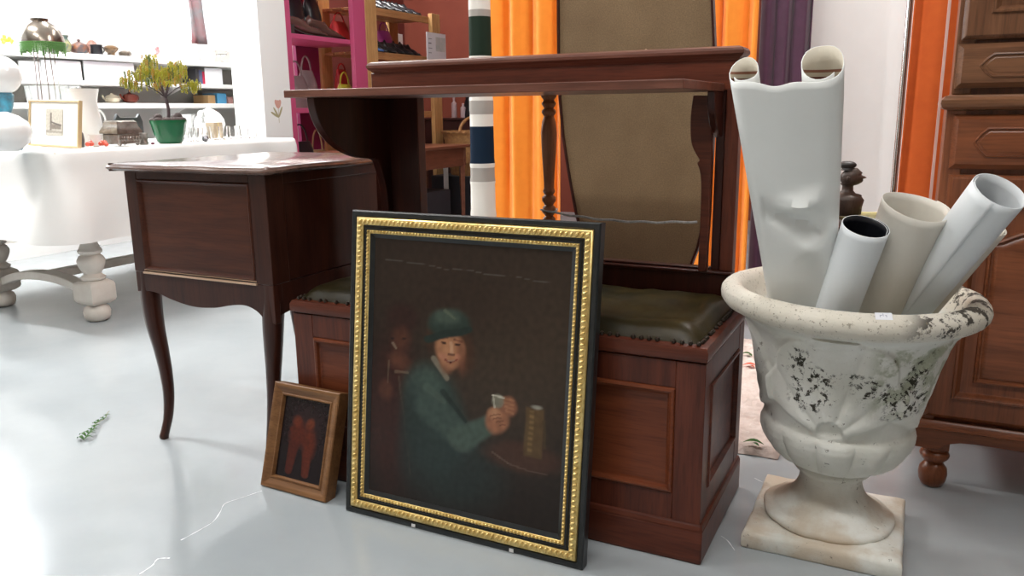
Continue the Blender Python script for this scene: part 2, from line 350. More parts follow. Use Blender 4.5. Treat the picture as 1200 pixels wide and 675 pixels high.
def cab(cx,cy,sx,sy):
    # S curve of the leg centre, square section
    Z_=[.455,.42,.36,.30,.24,.17,.11,.06,.025,.008,0]; W_=[.046,.046,.043,.038,.032,.027,.0235,.021,.020,.021,.019]
    IX=[0,0,.003,.008,.016,.024,.029,.030,.027,.024,.024]; OY_=[0,0,.004,.004,.001,0,.004,.013,.023,.028,.028]
    sp=[(a,b_) for a,b_ in zip(spl([Vector((z,w,0)) for z,w in zip(Z_,W_)],5),spl([Vector((i,o,0)) for i,o in zip(IX,OY_)],5))]; rows=[]
    for a_,b_ in sp:
        p=Vector((0,a_.x,a_.y)); ox=-sx*b_.x; oy=sy*b_.y; h=p.z/2; c=Vector((cx+ox,cy+oy,max(p.y,0)))
        ring=[]
        for k in range(12):
            a=2*PI*k/12+PI/12; q=(abs(math.cos(a))**4+abs(math.sin(a))**4)**-.25
            ring.append(c+Vector((h*q*math.cos(a),h*q*math.sin(a),0)))
        rows.append(ring)
    bb=B(); g=bb.grid(rows,closed_v=True); bb.face(g[0][::-1]); bb.face(g[-1]); return bb
for cx,cy,sx,sy in ((DX0+.0235,DY0+.0235,-1,-1),(DX1-.0235,DY0+.0235,1,-1),(DX0+.0235,DY1-.0235,-1,1),(DX1-.0235,DY1-.0235,1,1)):
    fin(cab(cx,cy,sx,sy),'leg',DESK,parent=dk,smooth=60)
# serpentine top
def serp():
    pts=[]; ox=.030
    a0,a1,b0,b1=DX0-.055,DX1+.022,DY0-.022,DY1+.02
    for i in range(25): t=i/24; pts.append((a0+.03+(a1-a0-.06)*t,b0+.010*math.sin(PI*t)*0+.006*math.cos(4*PI*t)))
    for i in range(1,6): t=i/6; pts.append((a1-.03+.03*math.sin(PI/2*t),b0+.006+.024*(1-math.cos(PI/2*t))))
    for i in range(21): t=i/20; pts.append((a1+.008*math.cos(4*PI*t)-.008,b0+.03+(b1-b0-.06)*t))
    pts.append((a1-.015,b1-.008)); pts.append((a1-.04,b1)); pts.append((a0+.04,b1)); pts.append((a0+.01,b1-.012))
    for i in range(21): t=i/20; pts.append((a0+.008-.008*math.cos(4*PI*t),b1-.03-(b1-b0-.06)*t))
    for i in range(1,6): t=i/6; pts.append((a0+.03*(1-math.sin(PI/2*t)),b0+.03-.024*(1-math.cos(PI/2*t)))) 
    return pts
sp_=serp()
b=B(); b.relief(sp_,[(.016,.713),(.006,.715),(.0,.720),(0,.724),(.003,.7275),(.005,.7275),(.007,.731),(.012,.733)],lambda u,v,h:Vector((u,v,h))); fin(b,'desk_top',DESKT,parent=dk,smooth=30)
# ================================================================== PAINTED CANVASES
def paint_canvas(w,h,nx,ny,fn,name,mname,parent,M,rough=.22):
    b=B(); rows=[[M@Vector((w*(i/nx-.5),0,h*j/ny)) for i in range(nx+1)] for j in range(ny+1)]
    b.grid(rows); o=fin(b,name,None,parent=parent) if 0 else None
    bm=b.bm; bmesh.ops.recalc_face_normals(bm,faces=bm.faces)
    o0=ORG[parent]
    me=bpy.data.meshes.new(name)
    bm.verts.index_update(); cols=[]
    for j in range(ny+1):
        for i in range(nx+1): cols.append(fn(i/nx,1-j/ny))
    for v in bm.verts: v.co-=o0
    bm.to_mesh(me); bm.free()
    at=me.color_attributes.new('paint','FLOAT_COLOR','POINT')
    for k,c in enumerate(cols): at.data[k].color=(*c,1)
    m_=mat(mname,(.1,.1,.1),rough,0,bump=.25,bd=.0008,ns=90); nt,bs=nodes(m_); bs.inputs['Specular IOR Level'].default_value=.3; a=nt.nodes.new('ShaderNodeVertexColor'); a.layer_name='paint'; nt.links.new(a.outputs['Color'],bs.inputs['Base Color'])
    me.materials.append(m_); ob=bpy.data.objects.new(name,me); COL.objects.link(ob); ob.parent=parent; ORG[ob]=o0; return ob
def sm(a,b_,x):
    t=max(0,min(1,(x-a)/(b_-a))); return t*t*(3-2*t)
def ell(x,y,cx,cy,rx,ry,a=0,soft=.25):
    dx=x-cx; dy=y-cy; c,s=math.cos(a),math.sin(a); u=(dx*c+dy*s)/rx; v=(-dx*s+dy*c)/ry; return 1-sm(1-soft,1+soft,math.hypot(u,v))
def seg(x,y,x0,y0,x1,y1,w0,w1,soft=.3):
    dx,dy=x1-x0,y1-y0; t=max(0,min(1,((x-x0)*dx+(y-y0)*dy)/(dx*dx+dy*dy))); w=w0+(w1-w0)*t
    return 1-sm(1-soft,1+soft,math.hypot(x-x0-dx*t,y-y0-dy*t)/w)
def mixc(c,d,t): return tuple(c[i]*(1-t)+d[i]*t for i in range(3))
def big(u,v):
    # picture coordinates in photo-crop pixels (0..603 , 0..675)-like, u right, v down
    x=20+u*540; y=-60+v*(740); w=noise.noise(Vector((u*9,v*9,2)))*5; n=noise.noise(Vector((u*40,v*46,5))); x+=w; y+=w
    c=(.018,.012,.009)
    c=mixc(c,(.050,.034,.022),ell(x,y,430,190,250,260,0,.8)); c=mixc(c,(.030,.018,.012),ell(x,y,200,60,260,150,0,.9))
    # figure behind, dull red
    c=mixc(c,(.038,.012,.008),ell(x,y,90,430,75,210,0,.5)); c=mixc(c,(.030,.012,.009),ell(x,y,115,165,42,40,0,.5))
    c=mixc(c,(.095,.030,.016),ell(x,y,112,225,26,32,.1,.7)*.8); c=mixc(c,(.12,.040,.022),ell(x,y,108,285,28,22,.2,.7)*.8)
    c=mixc(c,(.10,.032,.018),ell(x,y,72,372,19,26,0,.6)*.85); c=mixc(c,(.02,.01,.008),ell(x,y,84,222,6,3,0,.5)+ell(x,y,122,222,7,3,0,.5)*.9)
    c=mixc(c,(.20,.14,.10),seg(x,y,86,235,98,250,4,3)*.8); c=mixc(c,(.17,.11,.07),seg(x,y,100,318,132,312,4,4)*.7+seg(x,y,80,290,76,350,3,2)*.5)
    c=mixc(c,(.09,.055,.035),seg(x,y,110,330,150,600,3,2)*.6)
    # hair and hat
    c=mixc(c,(.055,.026,.014),ell(x,y,285,240,34,60,-.1,.4)); c=mixc(c,(.045,.022,.012),ell(x,y,200,215,18,34,0,.4))
    # torso
    c=mixc(c,(.030,.048,.040),ell(x,y,215,440,85,150,-.15,.25)); c=mixc(c,(.050,.080,.066),ell(x,y,185,350,52,60,-.2,.5)); 
    c=mixc(c,(.018,.028,.025),ell(x,y,150,470,40,130,0,.5)*.7); c=mixc(c,(.022,.036,.034),ell(x,y,270,560,130,110,0,.5)*.7)
    c=mixc(c,(.045,.072,.060),seg(x,y,205,400,300,470,44,36)); c=mixc(c,(.062,.092,.074),seg(x,y,290,470,362,418,34,24)); c=mixc(c,(.09,.12,.095),seg(x,y,190,345,240,380,12,6)*.35)
    c=mixc(c,(.012,.018,.016),seg(x,y,235,350,300,420,8,5)*.7)
    # collar, neck, face
    c=mixc(c,(.22,.19,.14),seg(x,y,208,265,245,312,8,7)*.8); c=mixc(c,(.20,.085,.045),ell(x,y,245,268,22,30,0,.4))
    c=mixc(c,(.34,.155,.08),ell(x,y,253,236,40,50,-.12,.2)); c=mixc(c,(.40,.19,.095),ell(x,y,246,226,24,32,-.1,.7)*.8); c=mixc(c,(.17,.065,.035),ell(x,y,284,250,14,42,-.15,.6)*.75)
    c=mixc(c,(.46,.19,.12),ell(x,y,232,254,11,9,0,.6)*.6+ell(x,y,274,252,9,9,0,.6)*.5)
    c=mixc(c,(.05,.022,.014),ell(x,y,235,219,7,3.2,.05,.3)+ell(x,y,271,217,8.5,3.6,-.05,.3)); c=mixc(c,(.12,.045,.025),seg(x,y,224,208,246,206,3,2)*.8+seg(x,y,262,205,284,208,3,2)*.8)
    c=mixc(c,(.56,.33,.2),seg(x,y,254,215,256,240,4,5)*.6); c=mixc(c,(.11,.04,.025),seg(x,y,247,246,263,246,2.6,2.6)*.8); 
    c=mixc(c,(.19,.055,.035),seg(x,y,238,262,254,268,3,3.4)+seg(x,y,254,268,272,260,3.4,2.5)); c=mixc(c,(.34,.24,.17),seg(x,y,246,263,264,263,1.7,1.7)*.7)
    c=mixc(c,(.024,.040,.032),ell(x,y,245,165,57,36,-.18,.2)); c=mixc(c,(.055,.082,.062),ell(x,y,240,148,38,20,-.2,.6)*.9); c=mixc(c,(.016,.028,.024),seg(x,y,190,215,300,172,11,9))
    c=mixc(c,(.13,.15,.10),seg(x,y,236,132,262,150,5,3)*.5)
    # hands and glass
    c=mixc(c,(.30,.13,.07),ell(x,y,384,405,30,36,.3,.25)); c=mixc(c,(.44,.22,.12),ell(x,y,378,388,17,14,.2,.5)*.8); c=mixc(c,(.24,.10,.055),ell(x,y,412,360,22,26,-.2,.3))
    for k in range(4): c=mixc(c,(.12,.045,.025),seg(x,y,366+k*9,396+k*7,392+k*5,388+k*8,1.8,1.5)*.7); c=mixc(c,(.36,.17,.09),seg(x,y,398+k*3,340+k*11,424,344+k*11,4,3)*.6)
    c=mixc(c,(.20,.19,.14),ell(x,y,384,352,15,20,0,.2)*.8); c=mixc(c,(.55,.52,.42),seg(x,y,370,338,398,340,2.5,2.5)*.9+seg(x,y,372,340,378,372,2,2)*.6)
    # table and tankard
    c=mixc(c,(.060,.028,.018),ell(x,y,455,490,95,38,0,.4)); c=mixc(c,(.16,.11,.08),seg(x,y,375,490,420,515,2.5,2)*.6+seg(x,y,420,515,520,525,2,1.5)*.45)
    c=mixc(c,(.10,.060,.026),(1-sm(.8,1.1,abs(x-480)/24))*(1-sm(.92,1.04,abs(y-420)/66))); c=mixc(c,(.20,.125,.05),(1-sm(.4,1,abs(x-472)/8))*(1-sm(.9,1.02,abs(y-420)/60))*(.55+.45*math.sin(y*.42)))
    c=mixc(c,(.30,.29,.24),ell(x,y,484,352,13,5,0,.5)*.9); c=mixc(c,(.07,.045,.02),seg(x,y,503,385,508,455,4,4)*.7)
    c=mixc(c,(.20,.20,.18),seg(x,y,60,8,520,30,1.1,1.1)*.28)
    k=1+.22*n; return tuple(max(0,q*k*.85) for q in c)
# large ebonised and gilt frame, leaning back on the bench
W,Hh=.556,.655
def lean(cx,y0,wid,hgt,ytop,rotz=0,z0=.001):
    a=math.asin(min(.9,(ytop-y0)/hgt)); return Matrix.Translation((cx,y0,z0))@Matrix.Rotation(rotz,4,'Z')@Matrix.Rotation(-a,4,'X')
pf=thing('framed_painting',(-.782,1.291,0),'large old tavern-style painting in black and gilt beaded frame, leaning on the bench','painting')
Mf=lean(-.7815,1.291,W,Hh,1.372)
mpf=lambda u,v,h: Mf@Vector((u,-h,v))
TH=.024
b=B(); b.relief(rect(-W/2,W/2,0,Hh),[(.0,-TH+.006),(0,.003),(.003,.005),(.011,.005),(.013,.0025),(.034,.0015),(.036,.004),(.044,.004),(.056,-.003)],mpf,cap=False)
b.relief(rect(-W/2,W/2,0,Hh),[(.056,-.003),(.056,-.010)],mpf,cap=False)
b.relief(rect(-W/2,W/2,0,Hh),[(0,-TH+.006),(.06,-TH+.006)],mpf,cap=True)
fin(b,'frame',EBON,parent=pf,smooth=30)
b=B(); b.relief(rect(-W/2,W/2,0,Hh),[(.0135,.002),(.014,.0055),(.018,.0085),(.024,.0085),(.029,.0065),(.030,.002)],mpf,cap=False)
def along(d,step):
    L=W-2*d; Hx=Hh-2*d
    for n_,p0,du in ((int(L/step),(-W/2+d,d),(1,0)),(int(L/step),(-W/2+d,Hh-d),(1,0)),(int(Hx/step),(-W/2+d,d),(0,1)),(int(Hx/step),(W/2-d,d),(0,1))):
        Lx=L if du[0] else Hx
        for i in range(n_+1): yield p0[0]+du[0]*Lx*i/n_,p0[1]+du[1]*Lx*i/n_,du
for u,v,du in along(.0235,.0105):
    ang=0.6 if du[0] else -.6
    MM=Mf.to_3x3().to_4x4()@Matrix.Rotation(ang,4,'Y')
    b.sphere(Mf@Vector((u,-.0085,v)),.0042,7,5,sc_=(.8,.75,1.55) if du[0] else (1.55,.75,.8),mtx=MM)
fin(b,'gilt_leaf_moulding',GILT,parent=pf,smooth=60)
b=B(); b.relief(rect(-W/2,W/2,0,Hh),[(.0395,.003),(.0405,.0055),(.0455,.0045),(.0475,.0015)],mpf,cap=False)
for u,v,du in along(.0430,.0078): b.sphere(Mf@Vector((u,-.0058,v)),.0031,7,5)
fin(b,'gilt_bead_moulding',GILT,parent=pf,smooth=60)
Mc=Mf@Matrix.Translation((0,.0035,.049)); paint_canvas(W-.098,Hh-.098,190,230,big,'canvas','oil_painting',pf,Mc)
for u in (-.105,.124):
    b=B(); b.box(u,u+.009,-.006,-.0045,.001,.008,mtx=Mf); fin(b,'paint_chip',mat('chip_white',(.7,.7,.7),.6),parent=pf)
# small framed picture
def small(u,v):
    x,y=u*192,v*380; n=noise.noise(Vector((u*20,v*30,9))); c=(.014,.009,.012)
    c=mixc(c,(.030,.016,.018),ell(x,y,100,120,90,110,0,.9))
    c=mixc(c,(.13,.022,.012),ell(x,y,70,170,30,60,.1,.5)); c=mixc(c,(.17,.035,.018),ell(x,y,64,110,18,26,0,.5)); c=mixc(c,(.20,.05,.025),ell(x,y,118,112,17,27,.15,.4))
    c=mixc(c,(.15,.028,.014),ell(x,y,122,200,26,70,-.05,.5)); c=mixc(c,(.14,.026,.014),seg(x,y,120,250,122,350,18,14)+0); c=mixc(c,(.10,.018,.012),seg(x,y,60,220,52,350,20,14))
    c=mixc(c,(.12,.022,.012),seg(x,y,50,150,110,200,14,14)); return tuple(max(0,q*.6*(1+.35*n)) for q in c)
sf=thing('small_framed_picture',(-1.223,1.315,0),'small dark picture in plain brown wooden frame, leaning left of the gilt frame','painting')
W2,H2=.196,.244; Ms=lean(-1.218,1.3005,W2,H2,1.372,-.03); mps=lambda u,v,h: Ms@Vector((u,-h,v))
b=B(); b.relief(rect(-W2/2,W2/2,0,H2),[(.002,-.030),(0,-.028),(0,.004),(.002,.006),(.006,.006),(.012,.003),(.022,-.001),(.024,.001),(.027,.001),(.029,-.004),(.030,-.008)],mps,cap=False)
b.relief(rect(-W2/2,W2/2,0,H2),[(.002,-.030),(.03,-.030)],mps); fin(b,'frame',BROWNF,parent=sf,smooth=30)
paint_canvas(W2-.06,H2-.06,90,120,small,'canvas','small_oil',sf,Ms@Matrix.Translation((0,.0075,.030)))
# ================================================================== STONE URN
UC=Vector((-.108,1.645,0)); TILT=Matrix.Rotation(.022,4,'Y')
ur=thing('stone_urn',UC,'weathered white stone garden urn on square base with mossy black stains','urn')
STONE=bpy.data.materials.new('weathered_stone'); STONE.use_nodes=True; MATS['weathered_stone']=STONE
nt,bs=nodes(STONE); bs.inputs['Roughness'].default_value=.85
tc=nt.nodes.new('ShaderNodeTexCoord')
def NN(scale,detail=6,rough=.6,sh=0):
    n=nt.nodes.new('ShaderNodeTexNoise'); n.inputs['Scale'].default_value=scale; n.inputs['Detail'].default_value=detail; n.inputs['Roughness'].default_value=rough
    mp=nt.nodes.new('ShaderNodeMapping'); mp.inputs['Location'].default_value=(sh,sh,sh); nt.links.new(tc.outputs['Object'],mp.inputs[0]); nt.links.new(mp.outputs[0],n.inputs['Vector']); return n.outputs['Fac']
def RR(s,a,b_,c0=0,c1=1):
    m_=nt.nodes.new('ShaderNodeMapRange'); m_.interpolation_type='SMOOTHSTEP'; m_.inputs['From Min'].default_value=a; m_.inputs['From Max'].default_value=b_; m_.inputs['To Min'].default_value=c0; m_.inputs['To Max'].default_value=c1; nt.links.new(s,m_.inputs['Value']); return m_.outputs[0]
def MU(a,b_,op='MULTIPLY'):
    m_=nt.nodes.new('ShaderNodeMath'); m_.operation=op
    for i,s in enumerate((a,b_)):
        if isinstance(s,(int,float)): m_.inputs[i].default_value=s
        else: nt.links.new(s,m_.inputs[i])
    return m_.outputs[0]
def MX(a,b_,f):
    m_=nt.nodes.new('ShaderNodeMix'); m_.data_type='RGBA'
    for s,k in ((a,'A'),(b_,'B')):
        if isinstance(s,tuple): m_.inputs[k].default_value=(*s,1)
        else: nt.links.new(s,m_.inputs[k])
    if isinstance(f,(int,float)): m_.inputs['Factor'].default_value=f
    else: nt.links.new(f,m_.inputs['Factor'])
    return m_.outputs['Result']
sx=nt.nodes.new('ShaderNodeSeparateXYZ'); nt.links.new(tc.outputs['Object'],sx.inputs[0]); OX,OY,OZ=sx.outputs
base=MX((.70,.70,.63),(.82,.82,.77),RR(NN(7),.35,.65))
low=RR(OZ,.03,.16,1,0); base=MX(base,(.60,.51,.40),MU(low,RR(NN(9,sh=3),.35,.62)))
lipm=RR(OZ,.45,.475); base=MX(base,(.70,.62,.50),MU(lipm,.55))
band=MU(RR(OZ,.285,.33),RR(OZ,.43,.455,1,0)); patch=MU(band,RR(NN(6,2,sh=8),.44,.58))
# stain patch position: facing the viewer, a little to the right
mid=MU(RR(OX,-.10,-.02),RR(OX,.13,.19,1,0)); mid=MU(mid,RR(OY,-.02,.02,1,0))
spk=RR(NN(80,7,.75,sh=5),.53,.565); st=RR(MU(MU(patch,mid),spk),.10,.45)
rimst=MU(MU(RR(OZ,.462,.478),RR(OX,.10,.15)),RR(NN(22,5,.7,sh=2),.50,.55))
spots=MU(RR(NN(85,5,.7,sh=11),.62,.66),RR(NN(11,3,sh=21),.42,.6))
grn=MU(MU(MU(band,RR(OX,.05,.09)),RR(OY,0,.03,1,0)),RR(NN(26,5,.6,sh=14),.47,.58))
c=MX(base,(.30,.34,.20),MU(grn,.65)); c=MX(c,(.045,.042,.028),MU(st,1.0)); c=MX(c,(.035,.028,.02),MU(rimst,.95)); c=MX(c,(.10,.08,.05),MU(spots,.8)); pits=MU(MU(RR(OZ,.455,.47),RR(NN(150,4,.7,sh=31),.60,.64)),.7); c=MX(c,(.22,.18,.12),pits)
nt.links.new(c,bs.inputs['Base Color'])
bp=nt.nodes.new('ShaderNodeBump'); bp.inputs['Strength'].default_value=.6; bp.inputs['Distance'].default_value=.003
hh=MU(MU(NN(120,5,.7),.6),MU(NN(30,5,.6,sh=4),.8),'ADD'); hh=MU(hh,MU(st,-.5),'ADD'); nt.links.new(hh,bp.inputs['Height']); nt.links.new(bp.outputs[0],bs.inputs['Normal'])
b=B(); rows=[]; S=.1435; 
pts=[]
for e in range(4):
    for i in range(24): t=i/24-.5; pts.append({0:(t*2*S,-S),1:(S,t*2*S),2:(-t*2*S,S),3:(-S,-t*2*S)}[e])
def rough_(p,z): n_=noise.noise(Vector((p[0]*22,p[1]*22,z*22))); k=1+.012*n_; return Vector((UC.x+p[0]*k,UC.y+p[1]*k,z))
rows=[[rough_((p[0]*s_,p[1]*s_),max(0,z_+ (.002*noise.noise(Vector((p[0]*30,p[1]*30,z_*9))) if z_>0 else 0))) for p in pts] for s_,z_ in ((.98,0),(1,.004),(1,.026),(.985,.033),(.95,.036),(.6,.036))]
g=b.grid(rows,closed_v=True); b.face(g[0][::-1]); b.face(g[-1]); pl_=fin(b,'square_plinth',STONE,parent=ur,smooth=60)
prof=[(.118,.034),(.124,.038),(.126,.044),(.124,.050),(.115,.054),(.107,.056),(.100,.062),(.088,.070),(.075,.082),(.066,.095),(.061,.108),(.059,.120),(.060,.132),(.067,.136),(.072,.140),(.072,.145),(.068,.149),(.070,.152),(.085,.157),(.105,.168),(.122,.184),(.134,.203),(.141,.222),(.143,.236),(.141,.245),(.137,.248),(.136,.252),(.137,.262),(.140,.275),(.144,.30),(.150,.33),(.157,.36),(.164,.39),(.171,.415),(.180,.437),(.192,.452),(.207,.462),(.222,.468),(.232,.474),(.238,.482),(.240,.492),(.238,.502),(.231,.510),(.221,.514),(.212,.514),(.204,.510),(.198,.502),(.190,.48),(.178,.45),(.165,.40),(.150,.34),(.135,.28),(.11,.24),(.06,.225),(.01,.222)]
fine=[]
for i in range(len(prof)-1):
    (r0,z0),(r1,z1)=prof[i],prof[i+1]; k=max(1,int(math.hypot(r1-r0,z1-z0)/.0035))
    for j in range(k): t=j/k; fine.append((r0+(r1-r0)*t,z0+(z1-z0)*t,i))
fine.append((*prof[-1],len(prof)-1))
NA=420; ACEN=-PI/2-.02   # centre of one fan relief, facing the viewer
rows=[]
for r,z,i in fine:
    row=[]
    for k in range(NA):
        a=2*PI*k/NA; rr=r
        if i<=43:
            if .152<z<.246:                         # gadroons
                q=math.sin(PI*(z-.152)/.094); rr+=.011*q*(abs(math.cos(a*6.5+.3))**.5-.6)
            if .036<z<.056 : rr+=.0012*math.sin(a*9)
            for s_ in range(4):                     # four acanthus fans
                da=(a-ACEN-s_*PI/2+PI)%(2*PI)-PI
                if abs(da)<.80 and .262<z<.455 and i<36:
                    ux=da*r; uz=z-.262; d=math.hypot(ux,uz*.9)
                    ang=math.atan2(ux,uz+.012); lim=.10+.075*math.cos(ang*1.15)+.012*abs(math.cos(ang*6.5))
                    if abs(ang)<1.22 and d>.022:
                        m_=sm(lim+.006,lim-.006,d) if 0 else (1-sm(lim-.006,lim+.006,d)); m_*=1-sm(1.12,1.22,abs(ang))
                        rr+=m_*(.0055+.0055*abs(math.cos(ang*6.5))**.6*min(1,d/.05))
                # little scroll bar under the fan
                ux=da*r; uz=z-(.268+.9*ux*ux*2)
                if abs(da)<.5: 
                    m_=(1-sm(.030,.040,abs(ux)))*(1-sm(.004,.008,abs(z-.252-.25*abs(ux)))) ; rr+=.003*m_
        n_=noise.noise(Vector((math.cos(a)*r*18,math.sin(a)*r*18,z*18))); rr+=.0016*n_+.0008*noise.noise(Vector((math.cos(a)*r*60,math.sin(a)*r*60,z*60)))
        p=TILT@Vector((rr*math.cos(a),rr*math.sin(a),z-.034)); row.append(UC+p+Vector((0,0,.034)))
    rows.append(row)
b=B(); g=b.grid(rows,closed_v=True); b.face(g[0][::-1]); b.face(g[-1]); fin(b,'urn_bowl',STONE,parent=ur,smooth=70)
# price sticker on the rim
sa=-PI/2+.30; sp0=UC+TILT@Vector((.226*math.cos(sa),.226*math.sin(sa),.4795))+Vector((0,0,.034))
Mst=Matrix.Translation(sp0)@Matrix.Rotation(sa+PI/2,4,'Z')@Matrix.Rotation(math.radians(42),4,'X')
b=B(); b.box(-.0135,.0135,-.007,.007,0,.0006,mtx=Mst); stk=fin(b,'price_sticker',mat('sticker',(.85,.87,.92),.5),parent=ur,label='small white price sticker')
b=B()
for x,y,w_,h_ in ((-.006,.001,.004,.0008),(-.006,-.002,.0008,.004),(-.001,0,.0008,.005),(.002,.001,.003,.0007),(.004,-.002,.0008,.004)): b.box(x,x+w_,y,y+h_,.0006,.0008,mtx=Mst)
fin(b,'pen_mark',mat('pen',(.3,.32,.45),.6),parent=stk)
# ================================================================== PAPER ROLLS IN THE URN
PAPW=mat('white_paper',(.80,.82,.80),.5,0,var=(.74,.76,.74),ns=4,bump=.25,bd=.004)
PAPB=mat('bluish_paper',(.80,.84,.86),.5,0,var=(.76,.80,.83),ns=4,bump=.15,bd=.003)
PAPC=mat('cream_paper',(.72,.69,.62),.55,0,var=(.64,.60,.52),ns=5,bump=.15,bd=.003)
PAPP=mat('printed_inner_paper',(.72,.66,.55),.6,0,var=(.62,.55,.44),ns=14)
nt,bs3=nodes(PAPP); tcp=nt.nodes.new('ShaderNodeTexCoord'); sxp=nt.nodes.new('ShaderNodeSeparateXYZ'); nt.links.new(tcp.outputs['Generated'],sxp.inputs[0])
rmp=nt.nodes.new('ShaderNodeValToRGB'); rmp.color_ramp.interpolation='CONSTANT'
els=[(0,(.30,.30,.25)),(.905,(.16,.05,.03)),(.912,(.62,.55,.42)),(.925,(.30,.13,.08)),(.931,(.70,.64,.52))]
rmp.color_ramp.elements[0].color=(*els[0][1],1); rmp.color_ramp.elements[1].position=els[1][0]; rmp.color_ramp.elements[1].color=(*els[1][1],1)
for p_,c_ in els[2:]:
    e_=rmp.color_ramp.elements.new(p_); e_.color=(*c_,1)
nt.links.new(sxp.outputs[2],rmp.inputs[0]); nt.links.new(rmp.outputs[0],bs3.inputs['Base Color'])
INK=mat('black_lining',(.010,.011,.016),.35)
def sheet(name,rows,mats,label,thick=.0013,group=None,inner=True,smooth=60):
    b=B(); b.grid(rows)
    o=fin(b,name,mats,label=label,cat='paper roll',group=group,smooth=smooth)
    md=o.modifiers.new('t','SOLIDIFY'); md.thickness=thick; md.offset=-1
    if inner and len(mats)>1: md.material_offset=1; md.material_offset_rim=0
    return o
# A : tall flattened wrapper with two inward curls
TL=P(850,97,1,1.375); TR=P(989,95,1,1.375); BL=P(893,330,1,1.505); BRr=P(980,333,1,1.505)
def secA(w,rl,rr_):
    pts=[]
    for k in range(26): t=1-k/25; a=-PI/2-t*PI*2.35; r=rl*(1-.30*t); pts.append((-w/2+rl+r*math.cos(a),rl+r*math.sin(a)))
    nseg=26
    for k in range(1,nseg): u=k/nseg; pts.append((-w/2+rl+(w-rl-rr_)*u,-.006*math.sin(PI*u)))
    for k in range(26): t=k/25; a=-PI/2+t*PI*2.3; r=rr_*(1-.28*t); pts.append((w/2-rr_+r*math.cos(a),rr_+r*math.sin(a)))
    return pts
rows=[]; NR=40
for j in range(NR+1):
    t=-.42+1.42*j/NR; c0=BL.lerp(TL,t); c1=BRr.lerp(TR,t); w_=max((c1-c0).length,.05); mid_=(c0+c1)/2; ax=(c1-c0).normalized()
    k=w_/.235; dep_=Vector((-ax.y,ax.x,0)); axz=((TL+TR)/2-(BL+BRr)/2).normalized(); dep_=axz.cross(ax); dep_=dep_ if dep_.y>0 else -dep_
    row=[]; tt=max(0,min(1,t))
    for i,(u,v) in enumerate(secA(w_,.035*k,.048*k)):
        p=mid_+ax*u+dep_*v
        # crumples half way up
        if 26<=i<52 and t>0:
            q=(u/w_); cr=.016*math.exp(-((t-.42-.10*q)/.035)**2)*math.exp(-((q-.12)/.30)**2)-.020*math.exp(-((t-.34+.14*q)/.04)**2)*math.exp(-((q+.02)/.35)**2)+.010*math.exp(-((t-.20)/.05)**2)*math.exp(-((q-.2)/.2)**2)
            p+=dep_*(-cr)
        # top edge: straight in front, rising slightly at the curls
        if t>.9:
            s_=(t-.9)/.1; u2=u/w_
            p+=axz*s_*(.040*sm(.0,.085*1,v)+.0015*math.sin(u2*17)-.004*math.exp(-((u2+.05)/.12)**2))
        row.append(p)
    rows.append(row)
sheet('paper_wrapper',rows,[PAPW,PAPP],'tall white paper sheet with both edges curled inward, leftmost in the urn',thick=.0014)
# coloured rings of print inside the two curls
def roll(name,base,top,r0,r1,mats,label,turns=1.35,wob=0,cut=0,thick=.0012,ovx=1.0,NR=22,a0=0,flat=1.0):
    base=Vector(base); top=Vector(top); ax=(top-base).normalized(); side=ax.cross(Vector((0,1,0))).normalized()*-1; side=Vector((1,0,0))-ax*ax.x; side.normalize(); dp=ax.cross(side)
    rows=[]
    for j in range(NR+1):
        t=j/NR; c=base.lerp(top,t); r=r0+(r1-r0)*t; row=[]
        for k in range(64):
            q=k/63; a=a0+2*PI*turns*q; rr=r*(1-.10*(1-q)); p=c+side*rr*math.cos(a)*ovx+dp*rr*math.sin(a)*flat
            p+=ax*(wob*math.sin(a*2+1)*t*t*.5+cut*math.cos(a)*t*t); row.append(p)
        rows.append(row)
    return sheet(name,rows,mats,label,thick)
def B0(x,y,z=.30): return (x,y,z)
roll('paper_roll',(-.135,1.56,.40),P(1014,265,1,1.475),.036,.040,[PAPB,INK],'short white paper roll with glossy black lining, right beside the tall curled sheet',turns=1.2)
roll('paper_roll',(-.075,1.62,.40),P(1073,241,1,1.54),.042,.0585,[PAPC,PAPC],'cream paper roll with frayed top edge, between the black-lined roll and the leaning roll',turns=1.15,wob=.004)
roll('paper_roll',(-.03,1.66,.42),P(1172,224,1,1.50),.040,.0445,[PAPB,PAPB],'white paper roll leaning far right out of the urn, open end uppermost',turns=1.3,a0=2.6)
roll('paper_roll',(-.01,1.68,.42),P(1158,262,1,1.60),.032,.034,[PAPC,PAPC],'cream paper roll beneath the far-right leaning white roll',turns=1.2)
b=B(); t_=P(1176,230,1,1.50); bs_=Vector((-.03,1.66,.42)); d_=(t_-bs_).normalized(); b.tube([bs_+d_*.03,t_-d_*.035],.029,24); fin(b,'inner_paper_roll',mat('dark_paper',(.05,.05,.05),.5),label='dark paper roll nested inside the far-right leaning white roll',cat='paper roll')
